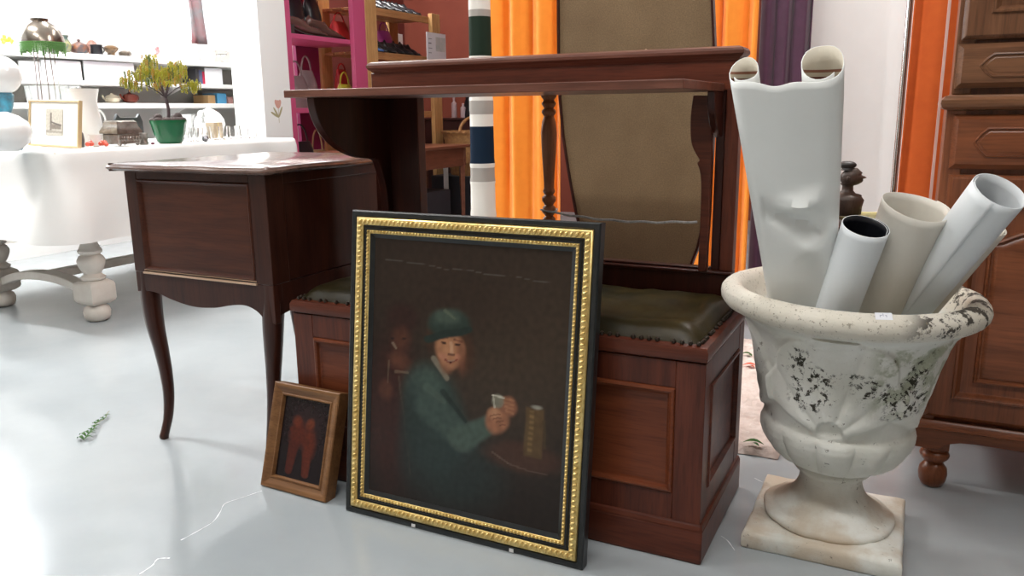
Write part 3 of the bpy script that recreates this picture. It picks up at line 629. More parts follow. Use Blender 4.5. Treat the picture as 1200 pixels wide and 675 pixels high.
# ================================================================== OAK CABINET (right)
cb=thing('oak_cabinet',(.64,2.18,0),'tall oak dresser cabinet with panelled doors, drawers and bun feet at the right edge','cabinet')
CX0,CX1,CY=.034,1.25,1.93
b=B(); b.box(CX0+.012,CX1-.012,CY+.02,CY+.48,.165,.85); b.box(CX0+.02,CX1-.02,CY+.03,CY+.46,.85,1.95)
b.box(CX0+.008,CX0+.045,CY+.006,CY+.03,.165,.85); b.box(CX1-.045,CX1-.008,CY+.006,CY+.03,.165,.85)
fin(b,'body',OAKLZ,parent=cb,bev=.002)
b=B(); b.box(CX0+.014,CX0+.05,CY+.016,CY+.03,.872,1.95); b.box(CX1-.05,CX1-.014,CY+.016,CY+.03,.872,1.95); b.box(CX0,CX1,CY,CY+.48,1.95,2.02); fin(b,'upper_frame',OAKZ,parent=cb,bev=.003)
b=B(); b.relief(rect(CX0-.004,CX1+.004,CY-.016,CY+.48),[(.02,.840),(.008,.843),(.002,.848),(0,.855),(.001,.862),(.006,.866),(.008,.870),(.014,.872)],lambda u,v,h:Vector((u,v,h))); b.relief(rect(CX0-.004,CX1+.004,CY-.016,CY+.48),[(.02,.840),(.1,.840)],lambda u,v,h:Vector((u,v,h))); fin(b,'waist_moulding',OAKX,parent=cb,smooth=25)
b=B(); b.box(CX0+.007,CX1-.007,CY+.002,CY+.47,.139,.1665); b.relief(rect(CX0-.006,CX1+.006,CY-.012,CY+.49),[(.012,.168),(.008,.162),(.002,.158),(0,.152),(.006,.148),(.006,.138),(.012,.136),(.05,.136)],lambda u,v,h:Vector((u,v,h))); fin(b,'base_moulding',OAKL,parent=cb,smooth=25)
ap=[(CX0+.012,.140),(CX0+.012,.106),(CX0+.062,.106),(CX0+.066,.108)]+[(CX0+.07+.04*math.sin(t)*1.0,.108+.022*(1-math.cos(t))) for t in [PI/2*i/6 for i in range(1,7)]]
ap=ap+[(CX0+.20,.135-.002),(.64,.128)]; ap=[(CX0+.012,.140),(CX0+.012,.100),(CX0+.060,.100),(CX0+.066,.106),(CX0+.080,.116),(CX0+.10,.122),(CX0+.13,.124),(.64,.120),(CX1-.13,.124),(CX1-.10,.122),(CX1-.066,.106),(CX1-.06,.100),(CX1-.012,.100),(CX1-.012,.140)]
b=B(); b.prism(ap,lambda u,v,h:Vector((u,CY+h,v)),0,.02); b.box(CX0+.013,CX0+.03,CY+.0205,CY+.46,.118,.1385); b.box(CX1-.03,CX1-.013,CY+.0205,CY+.46,.118,.1385); fin(b,'apron',OAKL,parent=cb,bev=.002)
fp=[(.016,0),(.024,.004),(.030,.014),(.032,.026),(.030,.038),(.022,.047),(.018,.050),(.024,.054),(.031,.060),(.033,.066),(.030,.072),(.024,.075),(.027,.078),(.026,.084)]
for x in (CX0+.054,CX1-.054):
    for y in (CY+.036,CY+.43):
        b=B(); b.lathe([(r*.95,z*1.16) for r,z in fp],(x,y,0),28); b.box(x-.027,x+.027,y-.027,y+.027,.096,.120); fin(b,'bun_foot',OAKLZ,parent=cb,smooth=45)
def drawer(x0,x1,z0,z1,m):
    b=B(); b.relief(rect(x0,x1,z0,z1),[(0,-.012),(0,0),(.004,.003),(.010,.009),(.014,.010)],fr(CY+.004))
    dr=fin(b,'drawer',m,parent=cb,smooth=25)
    zm=(z0+z1)/2; hz=(z1-z0)*.27; a=x0+.040
    cart=[(a,zm),(a+.004,zm+hz*.2),(a+.012,zm+hz*.62),(a+.024,zm+hz),(x1-.052,zm+hz),(x1-.042,zm+hz*.6),(x1-.036,zm+hz*.35),(x1-.030,zm),(x1-.036,zm-hz*.35),(x1-.042,zm-hz*.6),(x1-.052,zm-hz),(a+.024,zm-hz),(a+.012,zm-hz*.62),(a+.004,zm-hz*.2)]
    b=B(); b.relief(cart,[(-.001,.0085),(0,.0125),(.0025,.0135),(.004,.006),(.0065,.0045),(.008,.010),(.010,.011)],fr(CY+.004),capmi=0); fin(b,'cartouche',m,parent=dr,smooth=25); return dr
for x0,x1 in ((CX0+.022,.62),(.66,CX1-.022)):
    drawer(x0-.004,x1,.885,.972,OAKX); drawer(x0,x1,.722,.832,OAKL)
def door(x0,x1,z0,z1,arch,m,mz):
    b=B(); b.relief(rect(x0,x1,z0,z1),[(0,-.014),(0,0),(.004,.004),(.008,.007),(.048,.007)],fr(CY+.004),cap=False)
    b.relief(rect(x0,x1,z0,z1),[(.048,.007),(.050,.012),(.054,.013),(.057,.010),(.060,.002),(.064,-.002),(.070,-.003)],fr(CY+.004)) 
    d=fin(b,'door',mz,parent=cb,smooth=25)
    a,c=x0+.088,x1-.088; lo,hi=z0+.088,z1-.088
    if arch: top=[(c,hi-.05),(c-.02,hi-.045)]+[(a+.02+(c-a-.04)*(1-t),hi-.045+.045*math.sin(PI*t)**.8) for t in [i/12 for i in range(1,12)]]+[(a+.02,hi-.045),(a,hi-.05)]
    else: top=[(c,hi),(a,hi)]
    b=B(); b.relief([(a,lo),(c,lo)]+top,[(-.002,-.003),(0,.004),(.004,.006),(.007,.001),(.010,.000),(.016,.004),(.020,.005)],fr(CY+.004)); fin(b,'raised_panel',m,parent=d,smooth=25); return d
for x0,x1 in ((CX0+.024,.635),(.645,CX1-.024)):
    door(x0,x1,.176,.710,True,OAKL,OAKLZ); door(x0-.002,x1,.980,1.93,False,OAKX,OAKZ)
b=B(); b.sphere((.61,CY-.025,.45),.014,12,8); fin(b,'knob',BRASS,parent=cb)
# white-pink strip of wrapping between curtain and cabinet
b=B(); b.box(.026,.0315,CY+.045,CY+.075,.15,1.95); fin(b,'edge_strip',mat('pale_pink_edging',(.78,.50,.44),.6),label='pale pink edging board standing against the left side of the oak cabinet',cat='board')
# ================================================================== CURTAINS
def curtain(name,x0,x1,y,z0,z1,m,label,folds,amp,seed=0,cat='curtain',drift=0,taper=0):
    r=random.Random(seed); ph=[r.uniform(0,6) for _ in range(4)]; nx=int(folds*14)+8; nz=26; rows=[]
    for j in range(nz+1):
        t=j/nz; z=z0+(z1-z0)*t; row=[]
        for i in range(nx+1):
            u=i/nx; x=x0+(x1-x0)*u+drift*(1-t)*(1)+taper*(1-t)*u
            d=amp*(abs(math.sin(PI*folds*u+ph[0]+.3*math.sin(2.2*t+ph[1])))**.7-.5)*(.7+.3*t)+.07*amp*math.sin(2*PI*folds*1.7*u+ph[2]+t)
            row.append((x+.15*amp*math.sin(2*PI*folds*u+ph[3]),y-d,z))
        rows.append(row)
    b=B(); b.grid(rows); o=fin(b,name,m,label=label,cat=cat,smooth=80); md=o.modifiers.new('t','SOLIDIFY'); md.thickness=.003; return o
ORA=mat('orange_cloth',(.95,.27,.012),.8,0,sheen=.3,var=(1.0,.31,.018),ns=20,bump=.2,bd=.001)
ORD=mat('orange_cloth_deep',(.78,.13,.010),.8,0,sheen=.3,var=(.85,.155,.014),ns=20,bump=.2,bd=.001)
PUR=mat('purple_cloth',(.065,.016,.045),.75,0,sheen=.3,var=(.085,.022,.06),ns=20,bump=.2,bd=.001)
WHC=mat('white_cloth',(.90,.90,.89),.8,0,var=(.87,.87,.86),ns=6,bump=.1,bd=.001)
YC=3.2
curtain('orange_curtain',-1.69,-1.36,YC,.03,2.6,ORA,'bright orange curtain hanging left of the tall brown board',2.9,.05,3)
curtain('orange_curtain',-.86,-.565,YC,.03,2.6,ORA,'bright orange curtain seen right of the tall brown board, beside the purple one',3.1,.045,8)
curtain('purple_curtain',-.565,-.385,YC+.02,.03,2.6,PUR,'dark purple curtain between orange curtain and white sheet',3.0,.04,5)
curtain('white_sheet',-.42,-.03,YC+.12,.03,2.6,WHC,'white cloth hung between the purple curtain and chrome pole',1.6,.02,2,cat='sheet')
curtain('rust_curtain',-.055,.14,YC-.35,.03,2.6,ORD,'deep orange curtain between chrome pole and oak cabinet',1.6,.02,11,drift=-.0)
b=B(); pT=P(1067,0,1,2.80); pB=P(1047,225,1,2.80); ax=(pT-pB).normalized(); b.tube([pB-ax*(pB.z/ax.z)*.999,pT+ax*((2.6-pT.z)/ax.z)],.009,16); fin(b,'chrome_pole',CHROME,label='chrome pole standing beside the deep orange curtain',cat='pole')
b=B(); b.tube([(-1.8,YC+.02,2.62),(.3,YC+.02,2.62)],.012,12); b.box(-1.8,-1.78,YC,YC+.04,2.60,2.80); b.box(.28,.30,YC,YC+.04,2.60,2.80); b.tube([(.10,YC,2.62),(.10,2.80,2.62)],.008,8); b.tube([(-.06,2.80,2.62),(.16,2.80,2.62)],.010,10); fin(b,'curtain_rail',CHROME,label='metal curtain rail under the ceiling above the curtains',cat='rail')
# tall brown oval board (back of a table top / mirror)
lf=[(653,-40),(653,0),(653.5,60),(655,115),(659,160),(665,200),(674,250),(685,290)]; rt=[(810,313),(819,290),(828,250),(834,200),(838,140),(838.5,60),(836,0),(833,-40)]
YP=2.1
pa=[(P(*p,1,YP).x,P(*p,1,YP).z) for p in lf]+[(-.77,.34),(-.735,.2),(-.70,.09),(-.67,.03),(-.645,.006),(-.62,.02),(-.585,.10),(-.55,.22),(-.52,.36)]+[(P(*p,1,YP).x,P(*p,1,YP).z) for p in rt]
pa+= [(-.515,1.32),(-.55,1.42),(-.62,1.49),(-.70,1.51),(-.78,1.49),(-.85,1.42),(-.885,1.32)]
BRD=mat('hardboard',(.17,.105,.050),.75,0,var=(.25,.165,.085),ns=3.2,bump=.4,bd=.0015)
nt,bs2=nodes(BRD); n_=nt.nodes.new('ShaderNodeTexNoise'); n_.inputs['Scale'].default_value=320; tc2=nt.nodes.new('ShaderNodeTexCoord'); nt.links.new(tc2.outputs['Object'],n_.inputs['Vector'])
mx=nt.nodes.new('ShaderNodeMix'); mx.data_type='RGBA'; mx.blend_type='OVERLAY'; mx.inputs['Factor'].default_value=.55; nt.links.new(bs2.inputs['Base Color'].links[0].from_socket,mx.inputs['A']); nt.links.new(n_.outputs['Fac'],mx.inputs['B']); nt.links.new(mx.outputs['Result'],bs2.inputs['Base Color'])
ov=thing('oval_table_top',(-.68,YP,0),'large brown oval board standing on edge behind the bench','board')
mo=lambda u,v,h:Vector((u,YP-h+.0*v,v))
b=B(); b.relief(pa,[(.004,-.016),(.006,0),(.02,0)],mo); b.relief(pa,[(.004,-.016),(.02,-.016)],mo); fin(b,'board_face',BRD,parent=ov)
b=B(); b.relief(pa,[(0,-.018),(0,.004),(.006,.004),(.007,.0)],mo,cap=False); fin(b,'edge_banding',MAHD,parent=ov,smooth=30)
b=B(); kx=P(757,59,1,YP-.003); b.sphere(kx,.004,10,6,sc_=(1,.5,1)); fin(b,'screw_head',BRASS,parent=ov)
# rolled striped textile
tb=B(); TXM=[mat('textile_white',(.72,.68,.62),.85,0,bump=.4,bd=.001,ns=60),mat('textile_grey',(.34,.31,.28),.85,0,bump=.4,bd=.001,ns=60),mat('textile_green',(.012,.024,.014),.85,0,spec=.2),mat('textile_navy',(.004,.014,.032),.85,0,spec=.2)]
YT=2.95; zz=lambda y: P(562,y,1,YT).z
bands=[(-760,0,4,0),(0,12,0,0),(12,20,1,0),(20,66,2,0),(66,118,0,0),(118,134,1,1),(134,148,0,0),(148,191,3,0),(191,196,0,1),(196,212,1,0),(212,216,0,1),(216,250,0,0),(250,264,0,2)]
xc=lambda z: P(564,130,1,YT).x+(z-.85)*.0
rows=[]; mi=[]
zlist=[]
for y0,y1,mm,sp in bands:
    k=max(2,min(20,int((y1-y0)/5)))
    for q in range(k): zlist.append((zz(y0+(y1-y0)*q/k),mm%4,sp,q/k))
zlist.append((zz(264),0,0,0))
N=40
for z,mm,sp,q in zlist:
    row=[]
    for k in range(N):
        a=2*PI*k/N; r=.047+(.85-z)*.010; r*=1+.03*math.sin(a*5)+(.04 if sp==1 else 0)+(.05*(k%2) if sp==2 else 0)
        row.append((xc(z)+r*math.cos(a),YT+r*math.sin(a),z))
    rows.append(row)
vs=[tb.verts(r) for r in rows]
for i in range(len(vs)-1):
    for k in range(N): tb.face([vs[i][k],vs[i+1][k],vs[i+1][(k+1)%N],vs[i][(k+1)%N]],zlist[i][1])
tb.face(vs[-1]); tb.face(vs[0]); zt_=zlist[0][0]; tb.tube([(xc(1),YT,zt_-.01),(xc(1),YT,2.8)],.004,6)
fin(tb,'striped_runner',TXM,label='rolled white woven textile with green and navy stripes, hanging left of orange curtain',cat='textile',smooth=50)
# ================================================================== RUG and bits
RUG=mat('shaggy_rug',(.56,.45,.40),.95,0,var=(.72,.63,.58),ns=24,bump=1,bd=.01)
b=B(); rows=[]; nx,ny=60,110; rx0,rx1,ry0,ry1=-.70,-.25,1.925,2.95
for j in range(ny+1):
    row=[]
    for i in range(nx+1):
        u,v=i/nx,j/ny; x=rx0+(rx1-rx0)*u; y=ry0+(ry1-ry0)*v+ (.012*noise.noise(Vector((x*14,0,3))) if j==0 else 0)+.03*(u-.0)
        e=min(1,min(u*.6,(1-u)*.6,v*.95,(1-v)*.95)/.025); z=.002+.022*math.sqrt(e)+(.005*noise.noise(Vector((x*55,y*55,1)))+.004*noise.noise(Vector((x*130,y*130,2))))*e; row.append((x,y,max(z,.001)))
    rows.append(row)
b.grid(rows); fin(b,'rug',RUG,label='shaggy pinkish white rug on floor behind the stone urn',cat='rug',smooth=180)
LEAFG=mat('leaf_green',(.035,.10,.02),.6,spec=.2); LEAFR=mat('leaf_red',(.62,.07,.02),.5); STEM=mat('twig',(.22,.20,.10),.7)
def leaf(b,p,d,l,w,up=.3,mi=0):
    p=Vector(p); d=Vector(d).normalized(); s=d.cross(Vector((0,0,1))).normalized(); rows=[]
    for i in range(7):
        t=i/6; ww=w*math.sin(PI*min(.98,max(.04,t)))**.8; c=p+d*l*t+Vector((0,0,up*l*math.sin(PI*t)*.5)); rows.append([c-s*ww/2+Vector((0,0,.12*ww)),c,c+s*ww/2+Vector((0,0,.12*ww))])
    b.grid(rows,mi=mi)
def zr(x,y): return P(x,y,2,.028)
for (px_,py_,m_,dx,nm,lb) in ((877,518,LEAFG,1,'fallen_leaf','green leaf lying on the front edge of the rug'),(874,415,LEAFG,.8,'fallen_leaf','green leaf lying far back on the rug by the bench'),(876,428,LEAFR,1,'fallen_leaf','orange-red leaf lying on the rug beside the green one')):
    b=B(); p=zr(px_-6,py_); leaf(b,p,(1,.1,0),.05*dx,.018); leaf(b,p+Vector((.02,.0,.001)),(.8,-.5,0),.025,.010); fin(b,nm,m_,label=lb,cat='leaf')
# sprig on the open floor
b=B(); a_=P(97,516,2,.004); z_=P(129,482,2,.006); path=[a_.lerp(z_,t/10)+Vector((.004*math.sin(t),.003*math.cos(t*1.7),.004*math.sin(t*.9)**2)) for t in range(11)]
b.tube(path,.0009,5,mi=1)
for i in range(0,9):
    dr=(z_-a_).normalized()
    for s_ in (-1,1):
        d=dr*.6+Vector((-dr.y,dr.x,0))*s_*R.uniform(.6,1.1); leaf(b,path[i],d,R.uniform(.018,.030)*(1-.06*i),.012*(1-.05*i),.6)
fin(b,'ivy_sprig',[LEAFG,STEM],label='small green leafy sprig lying on the pale floor',cat='sprig')
# white scuffs on floor (bare scratches with their own shape)
SC=mat('scratch_white',(.82,.84,.86),.5)
def scratch(pts,w,seed,label):
    r=random.Random(seed); b=B(); L=[P(x,y,2,.0004) for x,y in pts]; L=spl(L,6)
    ra=[];rb=[]
    for i,p in enumerate(L):
        t=(L[min(i+1,len(L)-1)]-L[max(i-1,0)]).normalized(); s=Vector((-t.y,t.x,0))*w*r.uniform(.25,1); ra.append(p+s); rb.append(p-s)
    b.grid([ra,rb]); return fin(b,'paint_scratch',SC,label=label,cat='floor mark')
scratch([(163,673),(178,663),(185,655),(199,654)],.0022,1,'white scrape in floor paint at the bottom edge, left of the gilt frame')
scratch([(212,633),(234,621),(250,611),(258,600),(264,590),(284,583),(307,575)],.0018,2,'long jagged white scrape in floor paint running to the small framed picture')
scratch([(884,560),(895,565),(906,563)],.0012,3,'short white scuff on floor between bench and urn, by the rug')
scratch([(845,628),(853,634),(861,645)],.0012,4,'faint white scuff on floor at the bench corner left of urn base')
# small carved bust on a pedestal with a plate
st=thing('plant_stand',(-.125,2.35,0),'small dark round pedestal stand behind the urn','stand')
b=B(); b.lathe([(.08,0),(.09,.008),(.085,.02),(.03,.03),(.02,.06),(.02,.40),(.028,.43),(.02,.45),(.03,.51),(.10,.525),(.12,.53),(.122,.538),(.12,.546),(.10,.547)],(-.125,2.35,0),32); fin(b,'pedestal',MAHD,parent=st)
b=B(); b.lathe([(.02,.547),(.05,.548),(.085,.556),(.092,.564),(.09,.566),(.08,.560),(.05,.553),(.001,.552)],(-.095,2.35,0),36,fn=lambda r,z,a:r*(1+.03*math.cos(a*9))); fin(b,'brass_plate',mat('old_brass',(.35,.30,.12),.3,.8,var=(.2,.2,.1),ns=20),label='old scalloped brass plate under the carved figure',cat='plate')
STW=wood('carved_wood',(.040,.026,.020),(.085,.058,.045),2,rough=.4)
sb=thing('carved_figure',(-.150,2.33,.5645),'dark carved wooden figure in profile, behind the tall paper sheet','statue')
cx,cy,z0=-.152,2.33,.5665
b=B(); b.lathe([(.020,z0),(.030,z0+.006),(.031,z0+.03),(.034,z0+.05),(.030,z0+.062),(.018,z0+.070),(.0125,z0+.078),(.012,z0+.092),(.018,z0+.10)],(cx,cy,0),24,fn=lambda r,z,a:r*(1+.10*math.cos(a)*(1 if z<z0+.06 else 0)))
b.sphere((cx+.014,cy,z0+.062),.012,10,8,sc_=(1.5,1,.7))
fin(b,'torso',STW,parent=sb,smooth=60)
b=B(); rows=[]
for i in range(15):        # head, facing +X : profile section by height
    t=i/14; z=z0+.094+.052*t; rad=.021*math.sin(PI*(.12+.80*t))**.6
    row=[]
    for k in range(28):
        a=2*PI*k/28; x=rad*1.15*math.cos(a); y=rad*.85*math.sin(a)
        if math.cos(a)>.6:
            c_=(math.cos(a)-.6)/.4; face=.004*math.exp(-((t-.13)/.07)**2)+.0055*math.exp(-((t-.25)/.05)**2)+.010*math.exp(-((t-.45)/.07)**2)-.003*math.exp(-((t-.60)/.06)**2)+.002*math.exp(-((t-.72)/.07)**2); x+=face*c_
        row.append((cx+.006+x,cy+y,z+.002*math.cos(a)))
    rows.append(row)
g=b.grid(rows,closed_v=True); b.face(g[0][::-1]); b.face(g[-1])
for s_ in (-1,1):
    b.sphere((cx+.001,cy+s_*.018,z0+.116),.006,8,6,sc_=(.7,.4,1.2)); b.sphere((cx+.024,cy+s_*.008,z0+.124),.0035,8,6,sc_=(.6,1,.5))
fin(b,'head',STW,parent=sb,smooth=60)
b=B(); b.sphere((cx-.004,cy,z0+.156),.018,14,10,sc_=(1.1,.8,.7)); b.lathe([(.016,z0+.140),(.012,z0+.148)],(cx-.002,cy,0),14); fin(b,'hair_bun',mat('dark_carved',(.025,.022,.020),.45),parent=sb)
sb.scale=(1.15,1.15,.86); sb.location.x-=.012
# ================================================================== WHITE TABLE WITH CLOTH (left)
TX0,TX1,TY0,TY1=-3.86,-2.98,2.03,3.42; TZ=.722
tw=thing('white_table',(-3.42,2.72,0),'white painted table with turned baluster legs and curved stretcher, under the cloth','table')
b=B(); b.box(TX0+.01,TX1-.01,TY0+.01,TY1-.01,.69,.716); b.box(TX0+.08,TX1-.08,TY0+.10,TY1-.1,.60,.69); fin(b,'table_top',WHITEW,parent=tw,bev=.004)
lp=[(.032,0),(.045,.006),(.052,.02),(.054,.040),(.048,.058),(.036,.068),(.034,.074)]
lp2=[(.040,.175),(.050,.182),(.050,.190),(.040,.196),(.034,.205),(.046,.225),(.054,.245),(.055,.262),(.046,.278),(.036,.285),(.046,.292),(.048,.302),(.042,.31),(.034,.33),(.030,.36),(.034,.42),(.044,.48),(.05,.53),(.045,.58),(.05,.60)]
for x in (-3.08,-3.73):
    for y in (2.20,3.25):
        b=B(); b.lathe(lp,(x,y,0),24); b.lathe(lp2,(x,y,0),24); b.relief(rect(x-.058,x+.058,y-.058,y+.058),[(.02,.072),(.004,.085),(0,.095),(0,.155),(.004,.165),(.02,.177)],lambda u,v,h:Vector((u,v,h)),cap=True); fin(b,'leg',WHITEW,parent=tw,smooth=40)
b=B()
for y in (2.20,3.25):
    arch=[(-3.70,.115),(-3.60,.148),(-3.50,.165),(-3.405,.17),(-3.30,.165),(-3.20,.148),(-3.10,.115)]
    pts=[Vector((x,y,z)) for x,z in arch]; sp2=spl(pts,4); rows=[]
    for p in sp2: rows.append([p+Vector((0,-.03,-.018)),p+Vector((0,.03,-.018)),p+Vector((0,.03,.018)),p+Vector((0,-.03,.018))])
    b.grid(rows,closed_v=True,capu=True)
b.box(-3.435,-3.375,2.22,3.23,.15,.185); fin(b,'stretcher',WHITEW,parent=tw,bev=.004)
# tablecloth: hem hangs, folds grow downward
b=B(); per=[]
def cpath(n=260):
    pts=[]; rc=.06
    segs=[((TX0+rc,TY0),(TX1-rc,TY0)),((TX1,TY0+rc),(TX1,TY1-rc)),((TX1-rc,TY1),(TX0+rc,TY1)),((TX0,TY1-rc),(TX0,TY0+rc))]
    cen=[(TX1-rc,TY0+rc,-PI/2),(TX1-rc,TY1-rc,0),(TX0+rc,TY1-rc,PI/2),(TX0+rc,TY0+rc,PI)]
    for k,(p,q) in enumerate(segs):
        L=math.hypot(q[0]-p[0],q[1]-p[1]); m_=int(L/.02)
        for i in range(m_): t=i/m_; d=((q[0]-p[0])/L,(q[1]-p[1])/L); pts.append((p[0]+(q[0]-p[0])*t,p[1]+(q[1]-p[1])*t,d[1],-d[0]))
        cx_,cy_,a0=cen[k]
        for i in range(8): a=a0+PI/2*i/8; pts.append((cx_+rc*math.cos(a),cy_+rc*math.sin(a),math.cos(a),math.sin(a)))
    return pts
cp=cpath(); rows=[]; s_=0; N=len(cp); arcl=[0]
for i in range(1,N): arcl.append(arcl[-1]+math.hypot(cp[i][0]-cp[i-1][0],cp[i][1]-cp[i-1][1]))
LEVELS=22
for j in range(LEVELS+1):
    t=j/LEVELS; row=[]
    for i,(x,y,nx_,ny_) in enumerate(cp):
        s=arcl[i]; hem=.335+.030*math.sin(s*1.3+.4)+.012*math.sin(s*4.1) 
        # swag toward the near corner
        fold=(.030*math.sin(s*7.0+1.2*t*3)+.018*math.sin(s*15+2))*t**1.2+.05*t*t
        z=TZ-(TZ-hem)*t; off=.004+.010*math.sin(min(1,t*8)*PI/2)+max(-.004,fold)
        row.append((x+nx_*off,y+ny_*off,z))
    rows.append(row)
top=[[ (x-nx_*.004,y-ny_*.004,TZ+.002) for x,y,nx_,ny_ in cp]]
g=b.grid(top+rows,closed_v=True); b.face(g[0][::-1]); o=fin(b,'tablecloth',mat('white_satin',(.84,.83,.81),.55,0,bump=.1,bd=.002,ns=5),label='white cloth draped over the display table at left',cat='tablecloth',smooth=80)
# ================================================================== WALL SHELVES (left wall)
for z,lb,th in ((1.225,'top white wall shelf, crowded with painted pottery',.036),(1.065,'middle white wall shelf, with hanging white cards below the pottery shelf',.028),(.93,'lowest white wall shelf, level with the table display',.034)):
    s0=thing('wall_shelf',(-4.75,3.6,z-th),lb,'shelf')
    b=B(); b.box(-4.9,-4.62,1.9,5.4,z-th,z); fin(b,'shelf_board',WHITE,parent=s0,bev=.003)
    for y in (2.2,3.2,4.2,5.2):
        b=B(); b.prism([(-4.9,z-th),(-4.68,z-th),(-4.9,z-th-.07)],lambda u,v,h:Vector((u,h,v)),y,y+.02); fin(b,'shelf_bracket',WHITE,parent=s0)
def pot(name,px_,ybase,ax,val,prof,m,label,cat,n=28,z=None,fn=None,extra=None,scale=1.0,group=None):
    """lathe-turned piece standing at the surveyed spot; prof in metres"""
    p=P(px_,ybase,ax,val)
    if z is not None: p.z=z
    b=B(); b.lathe([(r*scale,h*scale) for r,h in prof],p,n,fn=fn)
    if extra: extra(b,p)
    return fin(b,name,m,label=label,cat=cat,smooth=40,org=p,group=group)
SX=-4.72
def handle(b,p,x,z,r,h,mi=0,dirv=(0,1,0)):
    d=Vector(dirv); b.tube([p+d*x+Vector((0,0,z))+d*(r*math.sin(a))+Vector((0,0,h*math.cos(a))) for a in [PI*i/10 for i in range(11)]],.004,6,mi=mi)
CRV=mat('painted_majolica',(.30,.27,.10),.25,0,var=(.015,.07,.11),ns=26)
TER=mat('painted_terracotta',(.22,.075,.025),.3,0,var=(.03,.05,.07),ns=38)
pot('painted_vase',74,48,0,SX,[(.024,0),(.040,.02),(.046,.05),(.040,.075),(.030,.09),(.030,.10),(.036,.115),(.034,.118)],CRV,'cream and blue painted vase with flared neck on top shelf','vase',z=1.225,scale=.92)
pot('painted_teapot',92,48,0,SX,[(.03,0),(.05,.015),(.055,.035),(.045,.06),(.02,.072),(.006,.076),(.010,.084),(.008,.092)],TER,'orange and blue patterned lidded pot on top shelf','pot',z=1.225)
pot('pink_bowl',107,47,0,-4.80,[(.02,0),(.03,.05),(.034,.07),(.022,.09),(.012,.10)],mat('pink_pottery',(.26,.11,.08),.35,0,var=(.14,.08,.06),ns=25),'pinkish pottery jar behind the black mug on top shelf','jar',z=1.225)
pot('black_mug',112,49,0,SX+.04,[(.034,0),(.037,.004),(.034,.04),(.036,.062),(.033,.062),(.030,.01)],BLACK,'black mug with round handle on top shelf','mug',z=1.225,extra=lambda b,p:handle(b,p,.033,.034,.022,.018))
pot('bronze_bowl',129,51,0,SX,[(.014,0),(.024,.006),(.022,.02),(.042,.04),(.046,.052),(.036,.062),(.02,.068)],mat('gold_brown_glaze',(.16,.085,.03),.3,0,var=(.03,.02,.012),ns=30),'brown and gold footed bowl on top shelf, right of the black mug','bowl',z=1.225,n=20)
pot('pottery_ornament',145,55,0,SX,[(.018,0),(.034,.01),(.036,.03),(.022,.04),(.01,.042)],mat('mottled_glaze',(.17,.13,.09),.3,0,var=(.03,.028,.025),ns=50),'small mottled pottery ornament on top shelf, near its middle','ornament',z=1.225,extra=lambda b,p:handle(b,p,.03,.024,.018,.014))
tr=thing('footed_cup',P(181,57,0,SX),'small white and red two-handled cup on yellow foot, on the top shelf','cup')
p=P(181,57,0,SX); p.z=1.225; tr.location=p; ORG[tr]=p
b=B(); b.lathe([(.016,0),(.018,.004),(.008,.012),(.012,.02),(.006,.03)],p,18); fin(b,'foot',mat('yellow_glaze',(.55,.48,.10),.3,0,var=(.06,.05,.03),ns=60),parent=tr)
b=B(); b.lathe([(.008,.03),(.022,.036),(.028,.055),(.030,.085),(.027,.085),(.020,.045)],p,22)
for s_ in (-1,1): handle(b,p,s_*.026,.062,.014,.018,dirv=(0,s_,0))
fin(b,'bowl',mat('red_white_glaze',(.80,.78,.76),.2,0,var=(.45,.03,.06),ns=18),parent=tr)
pitch=[(.035,0),(.05,.02),(.056,.06),(.045,.10),(.034,.12),(.04,.145),(.037,.145),(.03,.12)]
pot('white_pitcher',203,60,0,SX,pitch,CHINA,'white china pitcher on top shelf, right of the two-handled cup','pitcher',z=1.225,scale=.8,extra=lambda b,p:handle(b,p,.036,.06,.03,.03))
pot('white_pitcher',222,64,0,SX,pitch,CHINA,'taller white china coffee pot on top shelf, nearest the grey hanging cloth','pitcher',z=1.225,scale=1.0,extra=lambda b,p:handle(b,p,.046,.08,.03,.035))
pot('white_tureen',243,67,0,SX,[(.03,0),(.05,.01),(.06,.04),(.055,.06),(.03,.078),(.01,.085),(.012,.096)],CHINA,'white lidded tureen on top shelf near the pillar','tureen',z=1.225)
pot('glass_compote',260,71,0,SX,[(.03,0),(.03,.004),(.006,.012),(.006,.045),(.04,.06),(.045,.09),(.042,.09),(.036,.065)],GLASS,'clear glass compote on top shelf beside the pillar','glass bowl',z=1.225)
# yellow blossoms at far left of the top shelf
def blossom(px_,py_,col,label,k):
    p=P(px_,py_,0,SX); p.z=1.225; b=B(); r=random.Random(k)
    b.tube([p,p+Vector((0,0,.04))],.002,5,mi=1); 
    for i in range(9): b.sphere(p+Vector((r.uniform(-.012,.012),r.uniform(-.03,.03),.04+r.uniform(0,.035))),.011,7,5)
    b.lathe([(.016,0),(.02,.02),(.016,.04),(.014,.042)],p,14,mi=2); return fin(b,'flower_pot',[mat('petal_'+str(k),col,.6),STEM,CHINA],label=label,cat='flower pot')
blossom(8,46,(.85,.50,.05),'tiny pot of orange-yellow blossoms at left end of top shelf',1)
blossom(28,44,(.55,.42,.25),'tiny pot of brownish blossoms on top shelf behind the fringed lamp',2)
